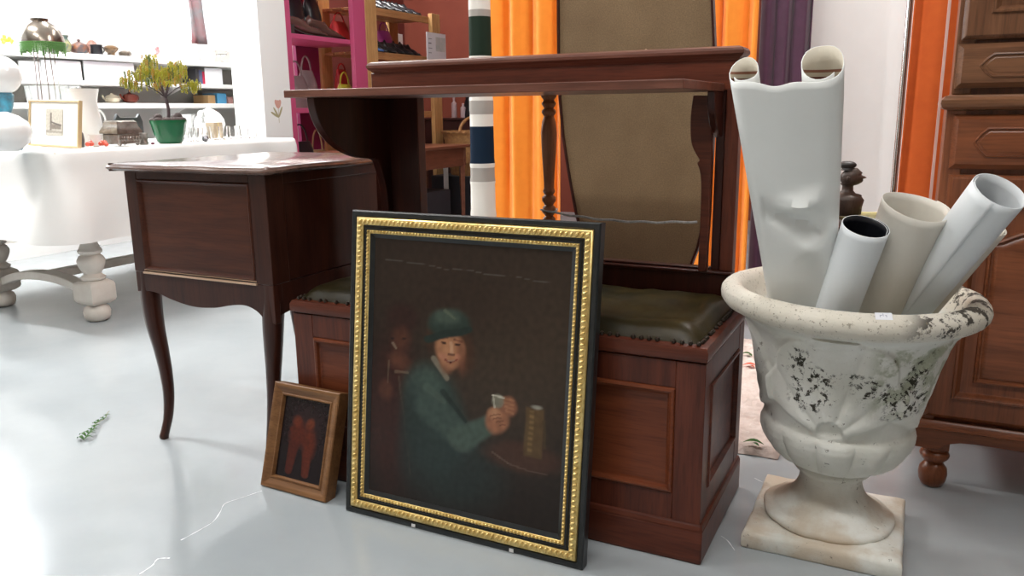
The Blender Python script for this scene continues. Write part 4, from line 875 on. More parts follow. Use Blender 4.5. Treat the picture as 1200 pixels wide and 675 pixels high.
# grey/red cloth hanging in the window
b=B(); q0=P(221,-70,0,-4.6); q1=P(237,52,0,-4.6); rows=[[(-4.6+.012*math.sin(i*1.1+.5*j),P(220+16*i/8+(7*max(0,(j-8))/4 if i<4 else 0),0,0,-4.6).y,q1.z+(q0.z-q1.z)*j/12) for i in range(9)] for j in range(13)]
b.grid(rows); o=fin(b,'grey_garment',[mat('grey_red_cloth',(.20,.22,.23),.8,0,var=(.30,.10,.11),ns=7)],label='grey and red garment hanging in front of the window, above top shelf',cat='garment'); md=o.modifiers.new('t','SOLIDIFY'); md.thickness=.012
b=B(); b.tube([(-4.6,q1.y-.3,q0.z+.0),(-4.6,q1.y+.3,q0.z+.0)],.006,8); b.tube([(-4.6,q1.y-.28,q0.z),(-4.6,q1.y-.28,2.8)],.003,6); b.tube([(-4.6,q1.y+.28,q0.z),(-4.6,q1.y+.28,2.8)],.003,6); fin(b,'hanging_rail',CHROME,label='thin metal rail hanging from ceiling that holds the grey garment',cat='rail')
# white cards on the middle shelf
for i,(x0,x1,y0,y1) in enumerate([(24,48,62,83),(50,96,63,86),(100,158,65,88),(242,261,75,94)]):
    a0=P(x0,y1,0,-4.64); a1=P(x1,y1,0,-4.64); h=P(x0,y0,0,-4.64).z-a0.z
    b=B(); b.box(-4.655,-4.640,a0.y,a1.y,1.066,1.066+h); fin(b,'white_box',mat('white_card',(.84,.85,.88),.6),label=['small white card box, leftmost on the middle shelf','second white card box from left on middle shelf, below the painted vase','wide white card box on middle shelf, left of the little tree','white card box on middle shelf beside the pillar'][i],cat='box',bev=.002)
for i,(x,cc) in enumerate([(225,(.05,.05,.06)),(229,(.10,.12,.22)),(233,(.6,.03,.08)),(237,(.08,.08,.09))]):
    y=P(x,90,0,-4.7).y; b=B(); b.box(-4.80,-4.66,y,y+.028,1.066,1.066+.105-.008*i); fin(b,'book',mat('book_'+str(i),cc,.5),label=['black','navy blue','crimson red','charcoal grey'][i]+' book in the short row on the middle shelf, right of the little tree',cat='book',bev=.002)
# lowest shelf things
pot('cream_teapot',132,120,0,SX,[(.02,0),(.04,.01),(.048,.03),(.035,.048),(.012,.056),(.006,.064)],mat('cream_china',(.72,.66,.50),.25),'cream teapot on lowest wall shelf, left of the brown teapot','teapot',z=.931,extra=lambda b,p:(handle(b,p,.04,.03,.02,.016),b.tube([p+Vector((0,-.036,.02)),p+Vector((0,-.06,.03)),p+Vector((0,-.07,.05))],.006,8)))
pot('brown_teapot',153,120,0,SX,[(.025,0),(.045,.012),(.05,.035),(.04,.056),(.016,.066),(.006,.07),(.009,.082)],mat('red_brown_glaze',(.20,.045,.03),.2),'red-brown teapot on lowest wall shelf, behind the little tree','teapot',z=.931,extra=lambda b,p:(handle(b,p,.042,.035,.024,.02),b.tube([p+Vector((0,-.04,.02)),p+Vector((0,-.065,.035)),p+Vector((0,-.075,.06))],.007,8)))
for i,(x,col,w_,h_,lb) in enumerate([(246,(.60,.38,.18),.07,.06,'tan box on lowest wall shelf left of blue box'),(258,(.12,.42,.72),.09,.075,'bright blue box on lowest wall shelf beside the pillar'),(268,(.55,.30,.28),.05,.05,'dusty red box at the pillar end of lowest wall shelf')]):
    y=P(x,118,0,-4.7).y; b=B(); b.box(-4.83,-4.68,y-w_/2,y+w_/2,.931,.931+h_); bx=fin(b,'storage_box',mat('sbox'+str(i),col,.5),label=lb,cat='box',bev=.003)
# ---- things on the display table
ZT=TZ+.003
def on(px_,py_): return P(px_,py_,2,ZT)
# framed print
pr=thing('framed_print',(-3.2,2.17,ZT),'small framed print of a church tower with cream mount, standing on the table','picture')
pc=P(62,170,1,2.17); Wp,Hp=P(91,168,1,2.17).x-P(33,172,1,2.17).x, .190
Mp=Matrix.Translation((pc.x,2.17,ZT))@Matrix.Rotation(math.radians(-8),4,'X')@Matrix.Rotation(math.radians(1.5),4,'Y')
ORG[pr]=Vector((pc.x,2.17,ZT)); pr.location=ORG[pr]
mpp=lambda u,v,h: Mp@Vector((u,-h,v+.003))
b=B(); b.relief(rect(-Wp/2,Wp/2,0,Hp),[(0,-.012),(0,.003),(.003,.005),(.007,.004),(.009,.0)],mpp,cap=False); b.relief(rect(-Wp/2,Wp/2,0,Hp),[(0,-.012),(.02,-.012)],mpp); fin(b,'frame',mat('light_gilt_wood',(.55,.40,.22),.4),parent=pr)
b=B(); b.prism(rect(-Wp/2+.008,Wp/2-.008,.008,Hp-.008),mpp,-.004,-.002); fin(b,'mount',mat('mount_card',(.82,.79,.72),.6),parent=pr)
def church(u,v):
    c=(.50,.46,.39); n=noise.noise(Vector((u*14,v*14,3)))
    c=mixc(c,(.50,.46,.40),ell(u,v,.5,.8,.5,.2,0,.5)); c=mixc(c,(.18,.15,.13),(1-sm(.8,1.1,abs(u-.30)/.055))*sm(.12,.16,v)*(1-sm(.8,.84,v))); c=mixc(c,(.22,.19,.16),(1-sm(.9,1.05,abs(u-.58)/.34))*sm(.54,.60,v)*(1-sm(.74,.8,v))); c=mixc(c,(.14,.12,.11),seg(u,v,.32,.5,.9,.62,.03,.03)); c=mixc(c,(.3,.27,.23),seg(u,v,0,.86,1,.88,.05,.04)*.8)
    return tuple(max(0,q*(1+.25*n)) for q in c)
paint_canvas(.105,.105,60,60,church,'print','etching',pr,Mp@Matrix.Translation((.003,-.0,.052)),rough=.6)
# beaded lamp
lpn=thing('beaded_lamp',(0,0,0),'lamp with tarnished metal dome shade and green bead fringe on thin rods','lamp'); lq=on(56,168); lq=Vector((-3.36,2.42,ZT)); 
lq.y=P(56,100,0,-3.36).y; ORG[lpn]=lq; lpn.location=lq
zl=lambda y: P(54,y,0,-3.36).z
zr0,zt0=zl(50),zl(28); rr_=(P(82,55,0,-3.36).y-P(24,50,0,-3.36).y)/2*.78
b=B(); b.lathe([(rr_,zr0-lq.z),(rr_*.97,zr0-lq.z+.02),(rr_*.86,zr0-lq.z+.045),(rr_*.66,zr0-lq.z+.068),(rr_*.42,zr0-lq.z+.082),(rr_*.38,zr0-lq.z+.085),(rr_*.40,zr0-lq.z+.095),(rr_*.36,zr0-lq.z+.096),(rr_*.36,zr0-lq.z+.08),(rr_*.62,zr0-lq.z+.062),(rr_*.92,zr0-lq.z+.01)],lq,40,cap=False); fin(b,'lamp_shade',BRONZE,parent=lpn)
b=B(); r2=random.Random(3)
for k in range(90):
    a=2*PI*k/90; L=.030+.018*r2.random()+(.016 if k%9==0 else 0)
    for q in range(int(L/.006)): b.sphere(lq+Vector((rr_*.985*math.cos(a),rr_*.985*math.sin(a),zr0-lq.z-.003-.006*q)),.0035,5,4)
fin(b,'bead_fringe',mat('green_beads',(.10,.26,.06),.25),parent=lpn,kind='stuff')
b=B(); 
for k in range(5): a=2*PI*k/5; b.tube([lq+Vector((.05*math.cos(a),.05*math.sin(a),.02)),lq+Vector((.035*math.cos(a),.035*math.sin(a),zr0-lq.z+.07))],.0022,6)
b.lathe([(.055,0),(.06,.006),(.05,.018),(.02,.024)],lq,24); b.tube([lq+Vector((0,0,.02)),lq+Vector((0,0,.10))],.01,10); b.lathe([(.036,zr0-lq.z+.066),(.036,zr0-lq.z+.072)],lq,16)
fin(b,'lamp_base',CHROME,parent=lpn)
# big crystal bowl
cp_=P(60,121,0,-3.28); pot('crystal_bowl',64,121,0,-3.68,[(.07,0),(.08,.006),(.02,.02),(.018,.09),(.03,.11),(.08,.145),(.11,.19),(.115,.265),(.108,.265),(.09,.19)],CRYS,'large cut crystal bowl on table behind the framed print','glass bowl',z=ZT,n=48,fn=lambda r,z,a:r*(1+.03*math.cos(a*16)))
def jugm(b,p): handle(b,p,.05,.11,.045,.045)
pot('white_jug',104,166,0,-3.24,[(.05,0),(.062,.01),(.066,.06),(.060,.13),(.052,.18),(.058,.22),(.066,.245),(.062,.245),(.05,.2)],CHINA,'tall white china jug on table, right of the framed print','jug',z=ZT,scale=.98,extra=jugm)
pot('white_globe_lamp',6,128,0,-3.42,[(.03,0),(.045,.006),(.018,.02),(.016,.09),(.03,.10)],mat('bluebrown_base',(.10,.05,.03),.35,0,var=(.05,.42,.62),ns=22),'brown and turquoise glass lamp foot at far left of the table','lamp foot',z=ZT+.001) if 0 else None
gl=thing('globe_lamp',(0,0,0),'lamp with white glass globe on brown and turquoise foot, far left of table','lamp'); gp=P(2,130,0,-3.15); gp=Vector((-3.15,P(2,100,0,-3.15).y,ZT)); ORG[gl]=gp; gl.location=gp
zc=P(2,88,0,-3.15).z-gp.z
b=B(); b.lathe([(.04,0),(.045,.01),(.02,.03),(.016,zc-.15),(.03,zc-.115),(.036,zc-.075),(.028,zc-.062)],gp,20); fin(b,'lamp_foot',mat('turquoise_brown',(.09,.05,.035),.3,0,var=(.05,.42,.62),ns=16),parent=gl)
b=B(); b.sphere(gp+Vector((0,0,zc)),.072,32,20); fin(b,'glass_globe',CHINA,parent=gl)
pot('white_bowl',10,168,0,-3.06,[(.03,0),(.07,.03),(.085,.07),(.075,.105),(.045,.13),(.02,.14),(.01,.145)],CHINA,'big round white china pot at near left of the table','pot',z=ZT)
# silver casket, cylinder, grey eared frame
b=B(); p=P(143,166,0,-3.06); b.box(p.x-.05,p.x+.05,p.y-.055,p.y+.055,ZT+.008,ZT+.052); ck=None
p0=Vector((p.x,p.y,ZT)); ck=thing('silver_casket',p0,'ornate tarnished silver casket on table, left of the green flower pot','casket')
fin(b,'casket_body',SILVER,parent=ck,bev=.006)
b=B(); b.relief(rect(p.x-.056,p.x+.056,p.y-.062,p.y+.062),[(0,ZT+.052),(0,ZT+.062),(.01,ZT+.082),(.014,ZT+.10),(.02,ZT+.106)],lambda u,v,h:Vector((u,v,h))); b.relief(rect(p.x-.056,p.x+.056,p.y-.062,p.y+.062),[(0,ZT+.052),(.03,ZT+.052)],lambda u,v,h:Vector((u,v,h))); fin(b,'casket_lid',SILVER,parent=ck,smooth=30)
for dx,dy in ((-.04,-.045),(.04,-.045),(-.04,.045),(.04,.045)):
    b=B(); b.sphere((p.x+dx,p.y+dy,ZT+.010),.010,8,6); fin(b,'casket_foot',SILVER,parent=ck)
b=B()
for k in range(8): b.sphere((p.x+.05,p.y-.05+.0142*k,ZT+.03),.008,8,6,sc_=(.6,1,1.5))
fin(b,'casket_ornament',SILVER,parent=ck)
pot('silver_beaker',168,165,0,-3.08,[(.018,0),(.022,.004),(.018,.02),(.022,.045),(.024,.05),(.021,.05)],SILVER,'little silver beaker between the silver casket and green flower pot','beaker',z=ZT)
b=B(); p=P(152,160,0,-3.28); 
ear=[(-.075,0),(.075,0),(.075,.10),(.060,.135),(.045,.118),(-.045,.118),(-.060,.135),(-.075,.10)]
b.prism(ear,lambda u,v,h:Vector((p.x+h,p.y+u,ZT+v)),-.008,.008); fin(b,'grey_mirror_frame',mat('grey_pewter',(.10,.11,.115),.35,.5),label='dark grey pewter stand with two pointed corners behind the silver casket',cat='stand',bev=.003)
pot('small_clock',92,166,0,-3.12,[(.02,0),(.024,.03),(.022,.055),(.012,.07)],mat('dark_oval',(.10,.09,.09),.3),'small dark rounded clock beside the framed print','clock',z=ZT)
for i,(x,lb) in enumerate(((103,'red and white trinket on the table edge, nearer the framed print'),(121,'red trinket on the table edge beside the silver casket'))):
    p=P(x,166,0,-3.03); b=B(); r3=random.Random(i)
    for k in range(6): b.sphere((p.x+r3.uniform(-.01,.01),p.y+r3.uniform(-.018,.018),ZT+.009+r3.uniform(0,.012)),.009,8,6)
    fin(b,'trinket',mat('red_trinket',(.65,.10,.06),.3),label=lb,cat='trinket')
pot('white_cup',112,164,0,-3.10,[(.012,0),(.022,.012),(.026,.035),(.028,.05),(.025,.05),(.018,.015)],CHINA,'white china cup between the two red trinkets','cup',z=ZT)
# glass tumblers and glassware
tum=None
spots=[(222,160,-3.16),(228,162,-3.08),(233,160,-3.16),(252,160,-3.16),(262,160,-3.18),(274,160,-3.16),(286,160,-3.20),(296,160,-3.16),(240,150,-3.35),(256,150,-3.36)]
for i,(x,y,X_) in enumerate(spots):
    p=P(x,y,0,X_); p.z=ZT
    if tum is None:
        b=B(); b.lathe([(.018,0),(.020,.001),(.022,.05),(.024,.068),(.0225,.068),(.0185,.006)],(0,0,0),20); tum=fin(b,'glass_tumbler',GLASS,label='clear glass tumbler standing on the white table right of the little tree',cat='glass',group='glass tumblers right of the little tree',org=(0,0,0)); tum.location=p
    else: dup(tum,p)
pot('crystal_decanter',238,158,0,-3.42,[(.04,0),(.048,.01),(.05,.05),(.03,.08),(.014,.09),(.014,.11),(.022,.115),(.018,.14),(.005,.15)],CRYS,'cut crystal decanter on the table, left of the beige box','decanter',z=ZT,n=32,fn=lambda r,z,a:r*(1+.04*math.cos(a*12)))
pot('crystal_vase',218,158,0,-3.44,[(.03,0),(.035,.01),(.03,.04),(.045,.10),(.055,.13),(.05,.13),(.03,.05)],CRYS,'cut crystal vase directly behind the green flower pot','vase',z=ZT,n=32,fn=lambda r,z,a:r*(1+.04*math.cos(a*12)))
pot('white_tureen',247,158,0,-3.62,[(.05,0),(.07,.02),(.085,.07),(.08,.10),(.06,.13),(.025,.155),(.01,.16),(.016,.18)],CHINA,'large white lidded tureen on the table beside the pillar','tureen',z=ZT)
b=B(); p=P(251,150,0,-3.36); b.box(p.x-.03,p.x+.03,p.y-.03,p.y+.03,ZT,ZT+.085); b.box(p.x+.0302,p.x+.032,p.y-.004,p.y+.004,ZT,ZT+.085,mi=1); fin(b,'beige_box',[mat('beige_box_paint',(.42,.34,.24),.6),mat('gold_ribbon',(.62,.48,.22),.4)],label='beige box with gold band among the glassware by the pillar',cat='box',bev=.002)
b=B(); p=P(241,165,0,-3.03); b.sphere((p.x,p.y,ZT+.015),.016,6,4,sc_=(.8,1.1,1)); fin(b,'silver_ornament',mat('dark_silver',(.12,.12,.13),.25,.6),label='small dark faceted silver ornament at the table edge',cat='ornament',smooth=5)
b=B(); p=P(179,168,0,-3.0); b.sphere((p.x,p.y,ZT+.006),.007,10,7,sc_=(1,1.5,.8)); fin(b,'purple_pebble',mat('purple_stone',(.12,.03,.05),.3),label='tiny dark purple pebble at table edge in front of flower pot',cat='pebble')
# ---- little bead tree in green pot
bp_=Vector((-3.08,P(198,150,0,-3.08).y,ZT)); bt=thing('bead_tree',bp_,'little bead bonsai tree with yellow-green leaves in a green pot','tree')
b=B(); b.lathe([(.048,0),(.056,.006),(.060,.012),(.070,.045),(.078,.085),(.082,.095),(.082,.104),(.074,.104),(.07,.09)],bp_,6 if 0 else 32,fn=lambda r,z,a:r*(1+.03*math.cos(a*4))); fin(b,'pot',mat('green_glaze',(.008,.11,.04),.12),parent=bt)
b=B(); b.box(bp_.x+.062,bp_.x+.066,bp_.y-.020,bp_.y-.002,ZT+.045,ZT+.068); lbp=fin(b,'pot_label',mat('sticker',(.85,.87,.92),.5),parent=bt,label='small white price label')
b=B(); 
for k in range(9): a=2*PI*k/9; b.sphere(bp_+Vector((.05*math.cos(a),.06*math.sin(a),.104)),.022,8,6,sc_=(1,1.2,.6))
b.sphere(bp_+Vector((0,.055,.115)),.022,8,6); b.sphere(bp_+Vector((0,-.055,.113)),.020,8,6)
b.lathe([(.06,.09),(.06,.104),(.02,.11)],bp_,20); fin(b,'root_base',mat('bark_dark',(.05,.03,.028),.7,0,bump=.6,bd=.004,ns=50),parent=bt)
b=B(); tr0=bp_+Vector((0,0,.10)); fk=bp_+Vector((0,-.002,.205)); b.tube(spl([tr0,tr0+Vector((.004,.004,.05)),fk],5),lambda t:.008-.002*t,8)
tips=[]; r4=random.Random(12)
for (dy,dz,dx) in ((-.12,.10,.02),(-.05,.14,-.03),(.05,.14,.03),(.10,.10,-.02),(.14,.06,.02),(-.07,.07,.05),(.03,.07,-.06),(-.15,.06,-.02),(.0,.11,.05)):
    e=fk+Vector((dx,dy,dz)); b.tube(spl([fk,fk.lerp(e,.5)+Vector((0,0,.015)),e],4),lambda t:.0035-.002*t,6); tips.append(e)
    for q in range(3):
        e2=e+Vector((r4.uniform(-.04,.04),r4.uniform(-.045,.045),r4.uniform(-.02,.03))); b.tube([e,e.lerp(e2,.5)+Vector((0,0,.008)),e2],.0012,5); tips.append(e2)
fin(b,'trunk',mat('bark_trunk',(.07,.045,.05),.7),parent=bt)
b=B()
for e in tips:
    for q in range(13):
        s=e+Vector((r4.uniform(-.025,.025),r4.uniform(-.03,.03),r4.uniform(-.01,.02))); L=r4.uniform(.015,.05); mi_=r4.choice((0,0,0,1,2))
        for w_ in range(int(L/.0075)): 
            b.sphere(s+Vector((r4.uniform(-.002,.002),r4.uniform(-.002,.002),-.0075*w_)),.0042,5,3,sc_=(.8,1,1.1),mi=mi_)
fin(b,'bead_foliage',[mat('bead_yg',(.34,.32,.02),.3),mat('bead_green',(.09,.14,.02),.3),mat('bead_amber',(.40,.22,.02),.3)],parent=bt,kind='stuff')
# ================================================================== SHOE SHELVING
pk=thing('pink_shelving',(-3.7,4.3,0),'pink painted shelving unit with bags and shoes, behind the bench shelf','shelving unit')
FX=-3.50
for (y0,y1,x0) in ((3.90,4.00,FX-.02),(4.62,4.755,FX-.02),(4.16,4.24,-3.92)):
    b=B(); b.box(x0,x0+.035,y0,y1,0,1.9); fin(b,'post',PINK,parent=pk,bev=.003)
b=B(); b.box(-3.92,-3.89,4.50,4.74,0,1.9); fin(b,'post',PINKD,parent=pk,bev=.003)
for z in (1.335,.885,.45,.08,1.72):
    b=B(); b.box(-3.90,FX-.02,3.92,4.75,z-.03,z); fin(b,'shelf_board',PINK,parent=pk,bev=.003)
pn=thing('pine_shelving',(-3.7,5.3,0),'pine wood shelving unit full of shoes, right of the pink shelving','shelving unit')
for (y0,y1,x0,z1) in ((4.76,4.89,FX-.02,1.95),(5.62,5.74,FX-.02,1.60),(4.76,4.88,-3.92,1.95),(5.62,5.74,-3.92,1.60)):
    b=B(); b.box(x0,x0+.035,y0,y1,0,z1); fin(b,'post',PINE,parent=pn,bev=.003)
for z in (1.575,1.275,.86,.45,.10):
    b=B()
    for k in range(4): b.box(-3.90+.10*k,-3.90+.10*k+.085,4.80,5.73,z-.02,z)
    b.box(FX-.030,FX-.015,4.93,5.62,z-.05,z-.02)
    fin(b,'shelf_board',PINEY,parent=pn,bev=.002)
# shoes
def shoe_mesh(mat_,heel=.02,low=True):
    b=B(); rows=[]; L=.27
    for i in range(19):
        t=i/18; x=-L/2+L*t
        w=.034*(math.sin(PI*min(1,.10+.86*t))**.45)*(1-.25*math.exp(-((t-.35)/.14)**2)); w=max(w,.006)
        if t>.97: w*=.5
        zb=heel*max(0,1-t*1.9)+.004; top=.068*(1-sm(.30,.62,t))+.040*(1-sm(.6,1.02,t))*1+.018; 
        if t<.04: top*=.85
        row=[]
        for k in range(16):
            a=2*PI*k/16; yy=w*math.cos(a); zz_=zb+(top-zb)*(.5+.5*math.sin(a))
            if math.sin(a)>.5 and .08<t<.40: zz_-=.030*(math.sin(a)-.5)*2
            row.append((x,yy*(1-.35*max(0,math.sin(a))),zz_))
        rows.append(row)
    g=b.grid(rows,closed_v=True); b.face(g[0][::-1]); b.face(g[-1]); return b
def sole_mesh(heel):
    b=B(); rows=[]; L=.278
    pts=[]
    for i in range(15): t=i/14; pts.append((-L/2+L*t,.037*math.sin(PI*min(1,.10+.86*t))**.45*(1-.22*math.exp(-((t-.35)/.14)**2)),t))
    lo=[(x,w) for x,w,t in pts]; poly=[(x,w) for x,w in lo]+[(x,-w) for x,w in lo[::-1]]
    hz=lambda x: heel*max(0,1-(x/L+.5)*1.9)
    a=b.verts([(x,y,hz(x)) for x,y in poly]); c=b.verts([(x,y,hz(x)+.006) for x,y in poly]); n=len(poly); b.face(a[::-1]); b.face(c)
    for i in range(n): b.face([a[i],a[(i+1)%n],c[(i+1)%n],c[i]])
    b.prism([(-L/2+.004,-.026),(-L/2+.060,-.028),(-L/2+.060,.028),(-L/2+.004,.026)],lambda u,v,h:Vector((u,v,h)),0,heel+.002); return b
SH={}
def shoe(key,m,heel,loc,rz,label,group=None,sc_=1):
    if key not in SH:
        t=thing('shoe',(0,0,0),label,'shoe',group); fin(shoe_mesh(m,heel),'upper',m,parent=t,smooth=70); fin(sole_mesh(heel),'sole',mat('sole_dark',(.03,.025,.02),.6),parent=t)
        SH[key]=t; t.location=loc; t.rotation_euler[2]=rz; t.scale=(sc_,)*3; return t
    return dup(SH[key],loc,label,rot=(0,0,rz),scale=sc_,group=group)
for i,y in enumerate((4.98,5.10,5.20,5.32,5.42,5.52)):
    shoe('black',BLACK,.025,(-3.66,y,1.576),-.25+.05*i,'black leather shoe in the row along the top pine shelf','black shoes on the top pine shelf')
for i,y in enumerate((5.02,5.12,5.24,5.34,5.46,5.55)):
    shoe('black',BLACK,.025,(-3.66,y,1.276),-.35,'black leather shoe in the row on pine shelf behind the bench top','black shoes on the second pine shelf')
shoe('blue',mat('blue_leather',(.05,.15,.42),.4),.012,(-3.62,4.965,1.276),.2,'blue shoe beside the black row on the second pine shelf',sc_=.85)
shoe('pinksandal',mat('pink_patent',(.62,.12,.40),.3),.02,(-3.60,5.30,.861),.9,'bright pink shoe on the pine shelf seen beneath the bench shelf',sc_=.9)
shoe('brown',mat('brown_shiny_leather',(.10,.05,.04),.25),.055,(-3.60,4.27,1.336),1.15,'long pointed brown shoe, left of the pair on the pink shelf',sc_=1.15)
shoe('brown',None,.055,(-3.62,4.50,1.336),1.35,'long pointed brown shoe, right of the pair, touching the pink post',sc_=1.15)
for i,(y,z) in enumerate(((5.05,.101),(5.25,.101),(5.45,.101))): shoe('black',BLACK,.025,(-3.62,y,z),-.2,'black leather shoe on the lowest pine shelf','black shoes on the lowest pine shelf')
# bags
def bag(loc,w,h,d,m,label,tilt=0,hh=.1,axis=1):
    t=thing('handbag',loc,label,'bag'); b=B(); rows=[]
    for j in range(9):
        q=j/8; z=h*q; ww=w/2*(1-.22*q)*(.92+.08*math.sin(PI*q)); dd=d/2*(1-.75*q**2); row=[]
        for k in range(20):
            a=2*PI*k/20; e=(abs(math.cos(a))**3+abs(math.sin(a))**3)**(-1/3); row.append(Vector(loc)+Vector((dd*e*math.sin(a),ww*e*math.cos(a)+tilt*z+.006*math.sin(9*q+a*3),z)))
        rows.append(row)
    g=b.grid(rows,closed_v=True); b.face(g[0][::-1]); b.face(g[-1]); fin(b,'bag_body',m,parent=t,smooth=60)
    b=B(); b.tube([Vector(loc)+Vector((0,w*.28*math.cos(a)+tilt*h,h-.01+hh*math.sin(a))) for a in [PI*i/14 for i in range(15)]],.006,8); fin(b,'bag_handle',m,parent=t); return t
DP=mat('dusty_pink_leather',(.15,.095,.10),.45,0,var=(.20,.135,.14),ns=8,bump=.5,bd=.006)
def at(x,y,X_): return P(x,y,0,X_)
z0_=.886
bag((-3.60,at(347,100,-3.6).y,z0_),.20,.20,.14,DP,'dusty pink leather handbag, lower left on the pink shelving',hh=.10)
bag((-3.64,at(360,100,-3.64).y,z0_),.16,.24,.12,DP,'taller dusty pink leather handbag, right of the other pink one',hh=.10)
bag((-3.62,at(404,105,-3.62).y,z0_),.17,.16,.12,mat('olive_leather',(.38,.34,.03),.35),'yellow-green handbag on the pink shelving, left of the pink post',hh=.09)
bag((-3.76,at(402,78,-3.76).y-.02,z0_),.14,.27,.10,mat('red_leather',(.50,.03,.035),.35),'red handbag behind the yellow-green one on the pink shelving',hh=.05)
bag((-3.78,at(408,42,-3.78).y-.10,1.336),.20,.15,.12,mat('red_leather',(.50,.03,.035),.35),'red handbag on the upper pink shelf next to the pink post',hh=.07)
bag((-3.74,at(344,38,-3.74).y,1.336),.20,.28,.12,BLACK,'tall black handbag, left on the upper pink shelf',hh=.09)
bag((-3.74,at(366,38,-3.74).y,1.336),.16,.26,.12,BLACK,'black handbag behind the brown shoes on the upper pink shelf',hh=.09)
bag((-3.84,at(450,50,-3.84).y,1.276),.20,.20,.12,mat('magenta_leather',(.38,.05,.26),.35),'magenta handbag standing on the second pine shelf',hh=.07)
bag((-3.68,at(352,172,-3.68).y,.451),.26,.22,.14,BLACK,'black handbag on the lower pink shelf seen above the desk',hh=.12)
bag((-3.66,at(372,172,-3.66).y,.451),.18,.16,.12,mat('tan_leather',(.28,.16,.08),.5),'tan handbag with looped handle on the lower pink shelf',hh=.14)
# white boards behind the shelves
for x,y0,y1,z0q,z1q,lb in ((-4.2,4.2,4.95,.0,1.75,'white painted board standing behind the pink shelving'),(-4.05,5.42,5.60,.0,1.55,'white board standing behind the pine shelving, left one'),(-4.05,5.86,6.02,.0,1.50,'narrow white board behind the pine shelving near the rust wall')):
    b=B(); b.box(x,x+.02,y0,y1,z0q,z1q); fin(b,'white_board',WHITE,label=lb,cat='board',bev=.002)
b=B(); b.box(-4.25,-4.23,5.0,6.35,0,2.4); fin(b,'rust_board',mat('rust_dark',(.17,.035,.025),.8),label='dark red partition board behind the pine shelving',cat='partition')
# wall calendar / leaflet on the far pine post
cl=thing('leaflet',(0,0,0),'white printed leaflet sheet hanging on the right post of pine shelving','leaflet')
ca=P(501,34,0,FX+.03); cbm=P(524,72,0,FX+.03); ORG[cl]=Vector((FX+.03,(ca.y+cbm.y)/2,cbm.z)); cl.location=ORG[cl]
b=B(); b.box(FX+.0148,FX+.022,ca.y,cbm.y,cbm.z,ca.z-.02); fin(b,'sheet',mat('leaflet_white',(.74,.76,.80),.5),parent=cl)
b=B(); yy=ca.y+(cbm.y-ca.y)*.45; b.box(FX+.0222,FX+.0235,yy,cbm.y-.01,cbm.z+.07,ca.z-.05); fin(b,'photo',mat('leaflet_photo',(.42,.50,.50),.5,0,var=(.66,.66,.64),ns=14),parent=cl)
b=B()
for k in range(4): b.box(FX+.0222,FX+.0235,ca.y+.02,ca.y+.02+.05-.01*(k%2),ca.z-.07-.035*k,ca.z-.066-.035*k+.004*(k==1))
fin(b,'print_lines',mat('print_ink',(.15,.16,.2),.6),parent=cl)
# small brown table
ts=thing('side_table',(-3.17,4.75,0),'small brown wooden side table with tapering legs, behind the bench','table')
b=B(); b.box(-3.42,-2.98,4.10,5.34,.595,.615); fin(b,'table_top',TBL,parent=ts,bev=.003)
b=B(); b.box(-3.38,-3.02,4.15,5.29,.46,.595); fin(b,'apron',TBL,parent=ts,bev=.003)
for x in (-3.04,-3.36):
    for y in (4.18,5.26):
        b=B(); b.lathe([(.016,0),(.022,.3),(.030,.595)],(x,y,0),4); fin(b,'leg',TBL,parent=ts)
# wicker basket, black cabinet, bag and bottles
b=B(); wb=Vector((-3.18,5.72,.36)); WIC=mat('wicker',(.42,.22,.08),.7,0,var=(.25,.12,.045),ns=40)
def weave(r,z,a): return r+.006*math.sin(a*30+ (PI if int(z/.02)%2 else 0))
bk=thing('wicker_basket',wb,'wicker basket standing on a low dark crate in the far corner','basket')
b=B(); b.lathe([(.19,0)]+[(.19+.06*k/16,.02*k) for k in range(1,17)]+[(.262,.33),(.262,.345),(.24,.345),(.22,.1)],wb,90,fn=weave); fin(b,'basket_body',WIC,parent=bk,smooth=50)
b=B(); b.tube([wb+Vector((.24*math.cos(a)*0,.24*math.cos(a),.33+.12*math.sin(a))) for a in [PI*i/16 for i in range(17)]],.012,8); fin(b,'basket_handle',WIC,parent=bk)
b=B(); b.box(-3.45,-2.95,5.48,5.96,0,.36); fin(b,'dark_crate',DARK,label='low dark crate beneath the wicker basket',cat='crate',bev=.004)
b=B(); b.box(-3.95,-3.1,6.05,6.38,0,.78); b.box(-3.97,-3.08,6.03,6.39,.78,.80); fin(b,'dark_sideboard',mat('dark_red_wood',(.06,.015,.012),.4),label='dark low sideboard standing at the rust red wall',cat='sideboard',bev=.004)
bag((-3.45,6.2,.801),.24,.22,.14,BLACK,'black handbag on the dark sideboard at the rust wall',hh=.06)
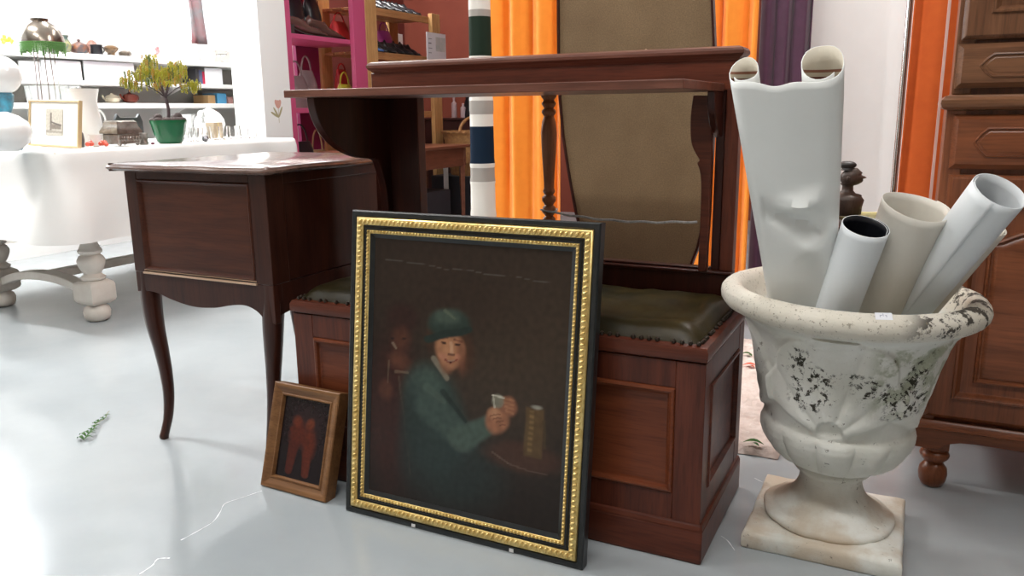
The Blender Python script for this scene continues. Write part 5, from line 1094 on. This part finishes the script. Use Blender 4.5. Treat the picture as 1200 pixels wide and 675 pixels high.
for i,(y,x,h_,lb) in enumerate(((6.12,-3.60,.17,'pale pink bottle on dark sideboard, left of the black handbag'),(6.10,-3.50,.12,'short pale bottle in front of the black handbag'))):
    b=B(); b.lathe([(.022,0),(.024,.005),(.024,h_*.7),(.010,h_*.8),(.010,h_)],(x,y,.801),16); fin(b,'bottle',mat('pale_pink_plastic',(.70,.55,.58),.3),label=lb,cat='bottle')
b=B(); b.box(-3.9,-3.6,4.95,5.55,.101,.101+.0) if 0 else b.box(-3.30,-3.28,5.42,5.46,0,.55); 
fin(b,'white_batten',WHITE,label='white batten standing beside the dark crate',cat='batten')
b=B(); b.box(-3.34,-3.05,4.75,5.1,0,.30); fin(b,'black_box',DARK,label='black box on the floor underneath the brown side table',cat='box',bev=.006)
# ================================================================== LIGHTS
def area(name,loc,sx,sy,power,col=(1,1,1),rot=(0,0,0)):
    l=bpy.data.lights.new(name,'AREA'); l.shape='RECTANGLE'; l.size=sx; l.size_y=sy; l.energy=power; l.color=col
    o=bpy.data.objects.new(name,l); COL.objects.link(o); o.location=loc; o.rotation_euler=rot; return o
for i,(x,y,pw) in enumerate(((-3.7,1.4,85),(-3.9,3.0,95),(-4.1,4.9,50),(-2.4,.4,26),(-2.2,3.9,22),(-.5,.2,28),(.0,2.75,48),(.9,.6,16))):  # unseen fittings, added where left wall, white sheet and urn need brightening
    fx=thing('added_ceiling_light',(x,y,2.74),'long white fluorescent ceiling fitting, unseen, added to brighten the shop floor','light','added ceiling fluorescent fittings')
    b=B(); b.box(x-.62,x+.62,y-.09,y+.09,2.765,2.80); fin(b,'fitting',WHITE,parent=fx,bev=.004)
    area('lamp_%d'%i,(x,y,2.755),1.2,.14,pw,(1,.985,.96))
area('window_daylight',(-5.3,2.3,2.1),6.5,1.5,300,(.93,.97,1),(0,math.radians(-78),0))
wd=bpy.data.worlds.new('world'); sc.world=wd; wd.use_nodes=True
wd.node_tree.nodes['Background'].inputs[0].default_value=(.93,.96,1,1); wd.node_tree.nodes['Background'].inputs[1].default_value=1.6
sc.view_settings.view_transform='Standard'; sc.view_settings.look='None'; sc.view_settings.gamma=1; sc.view_settings.use_curve_mapping=False
sc.view_settings.exposure=0.0
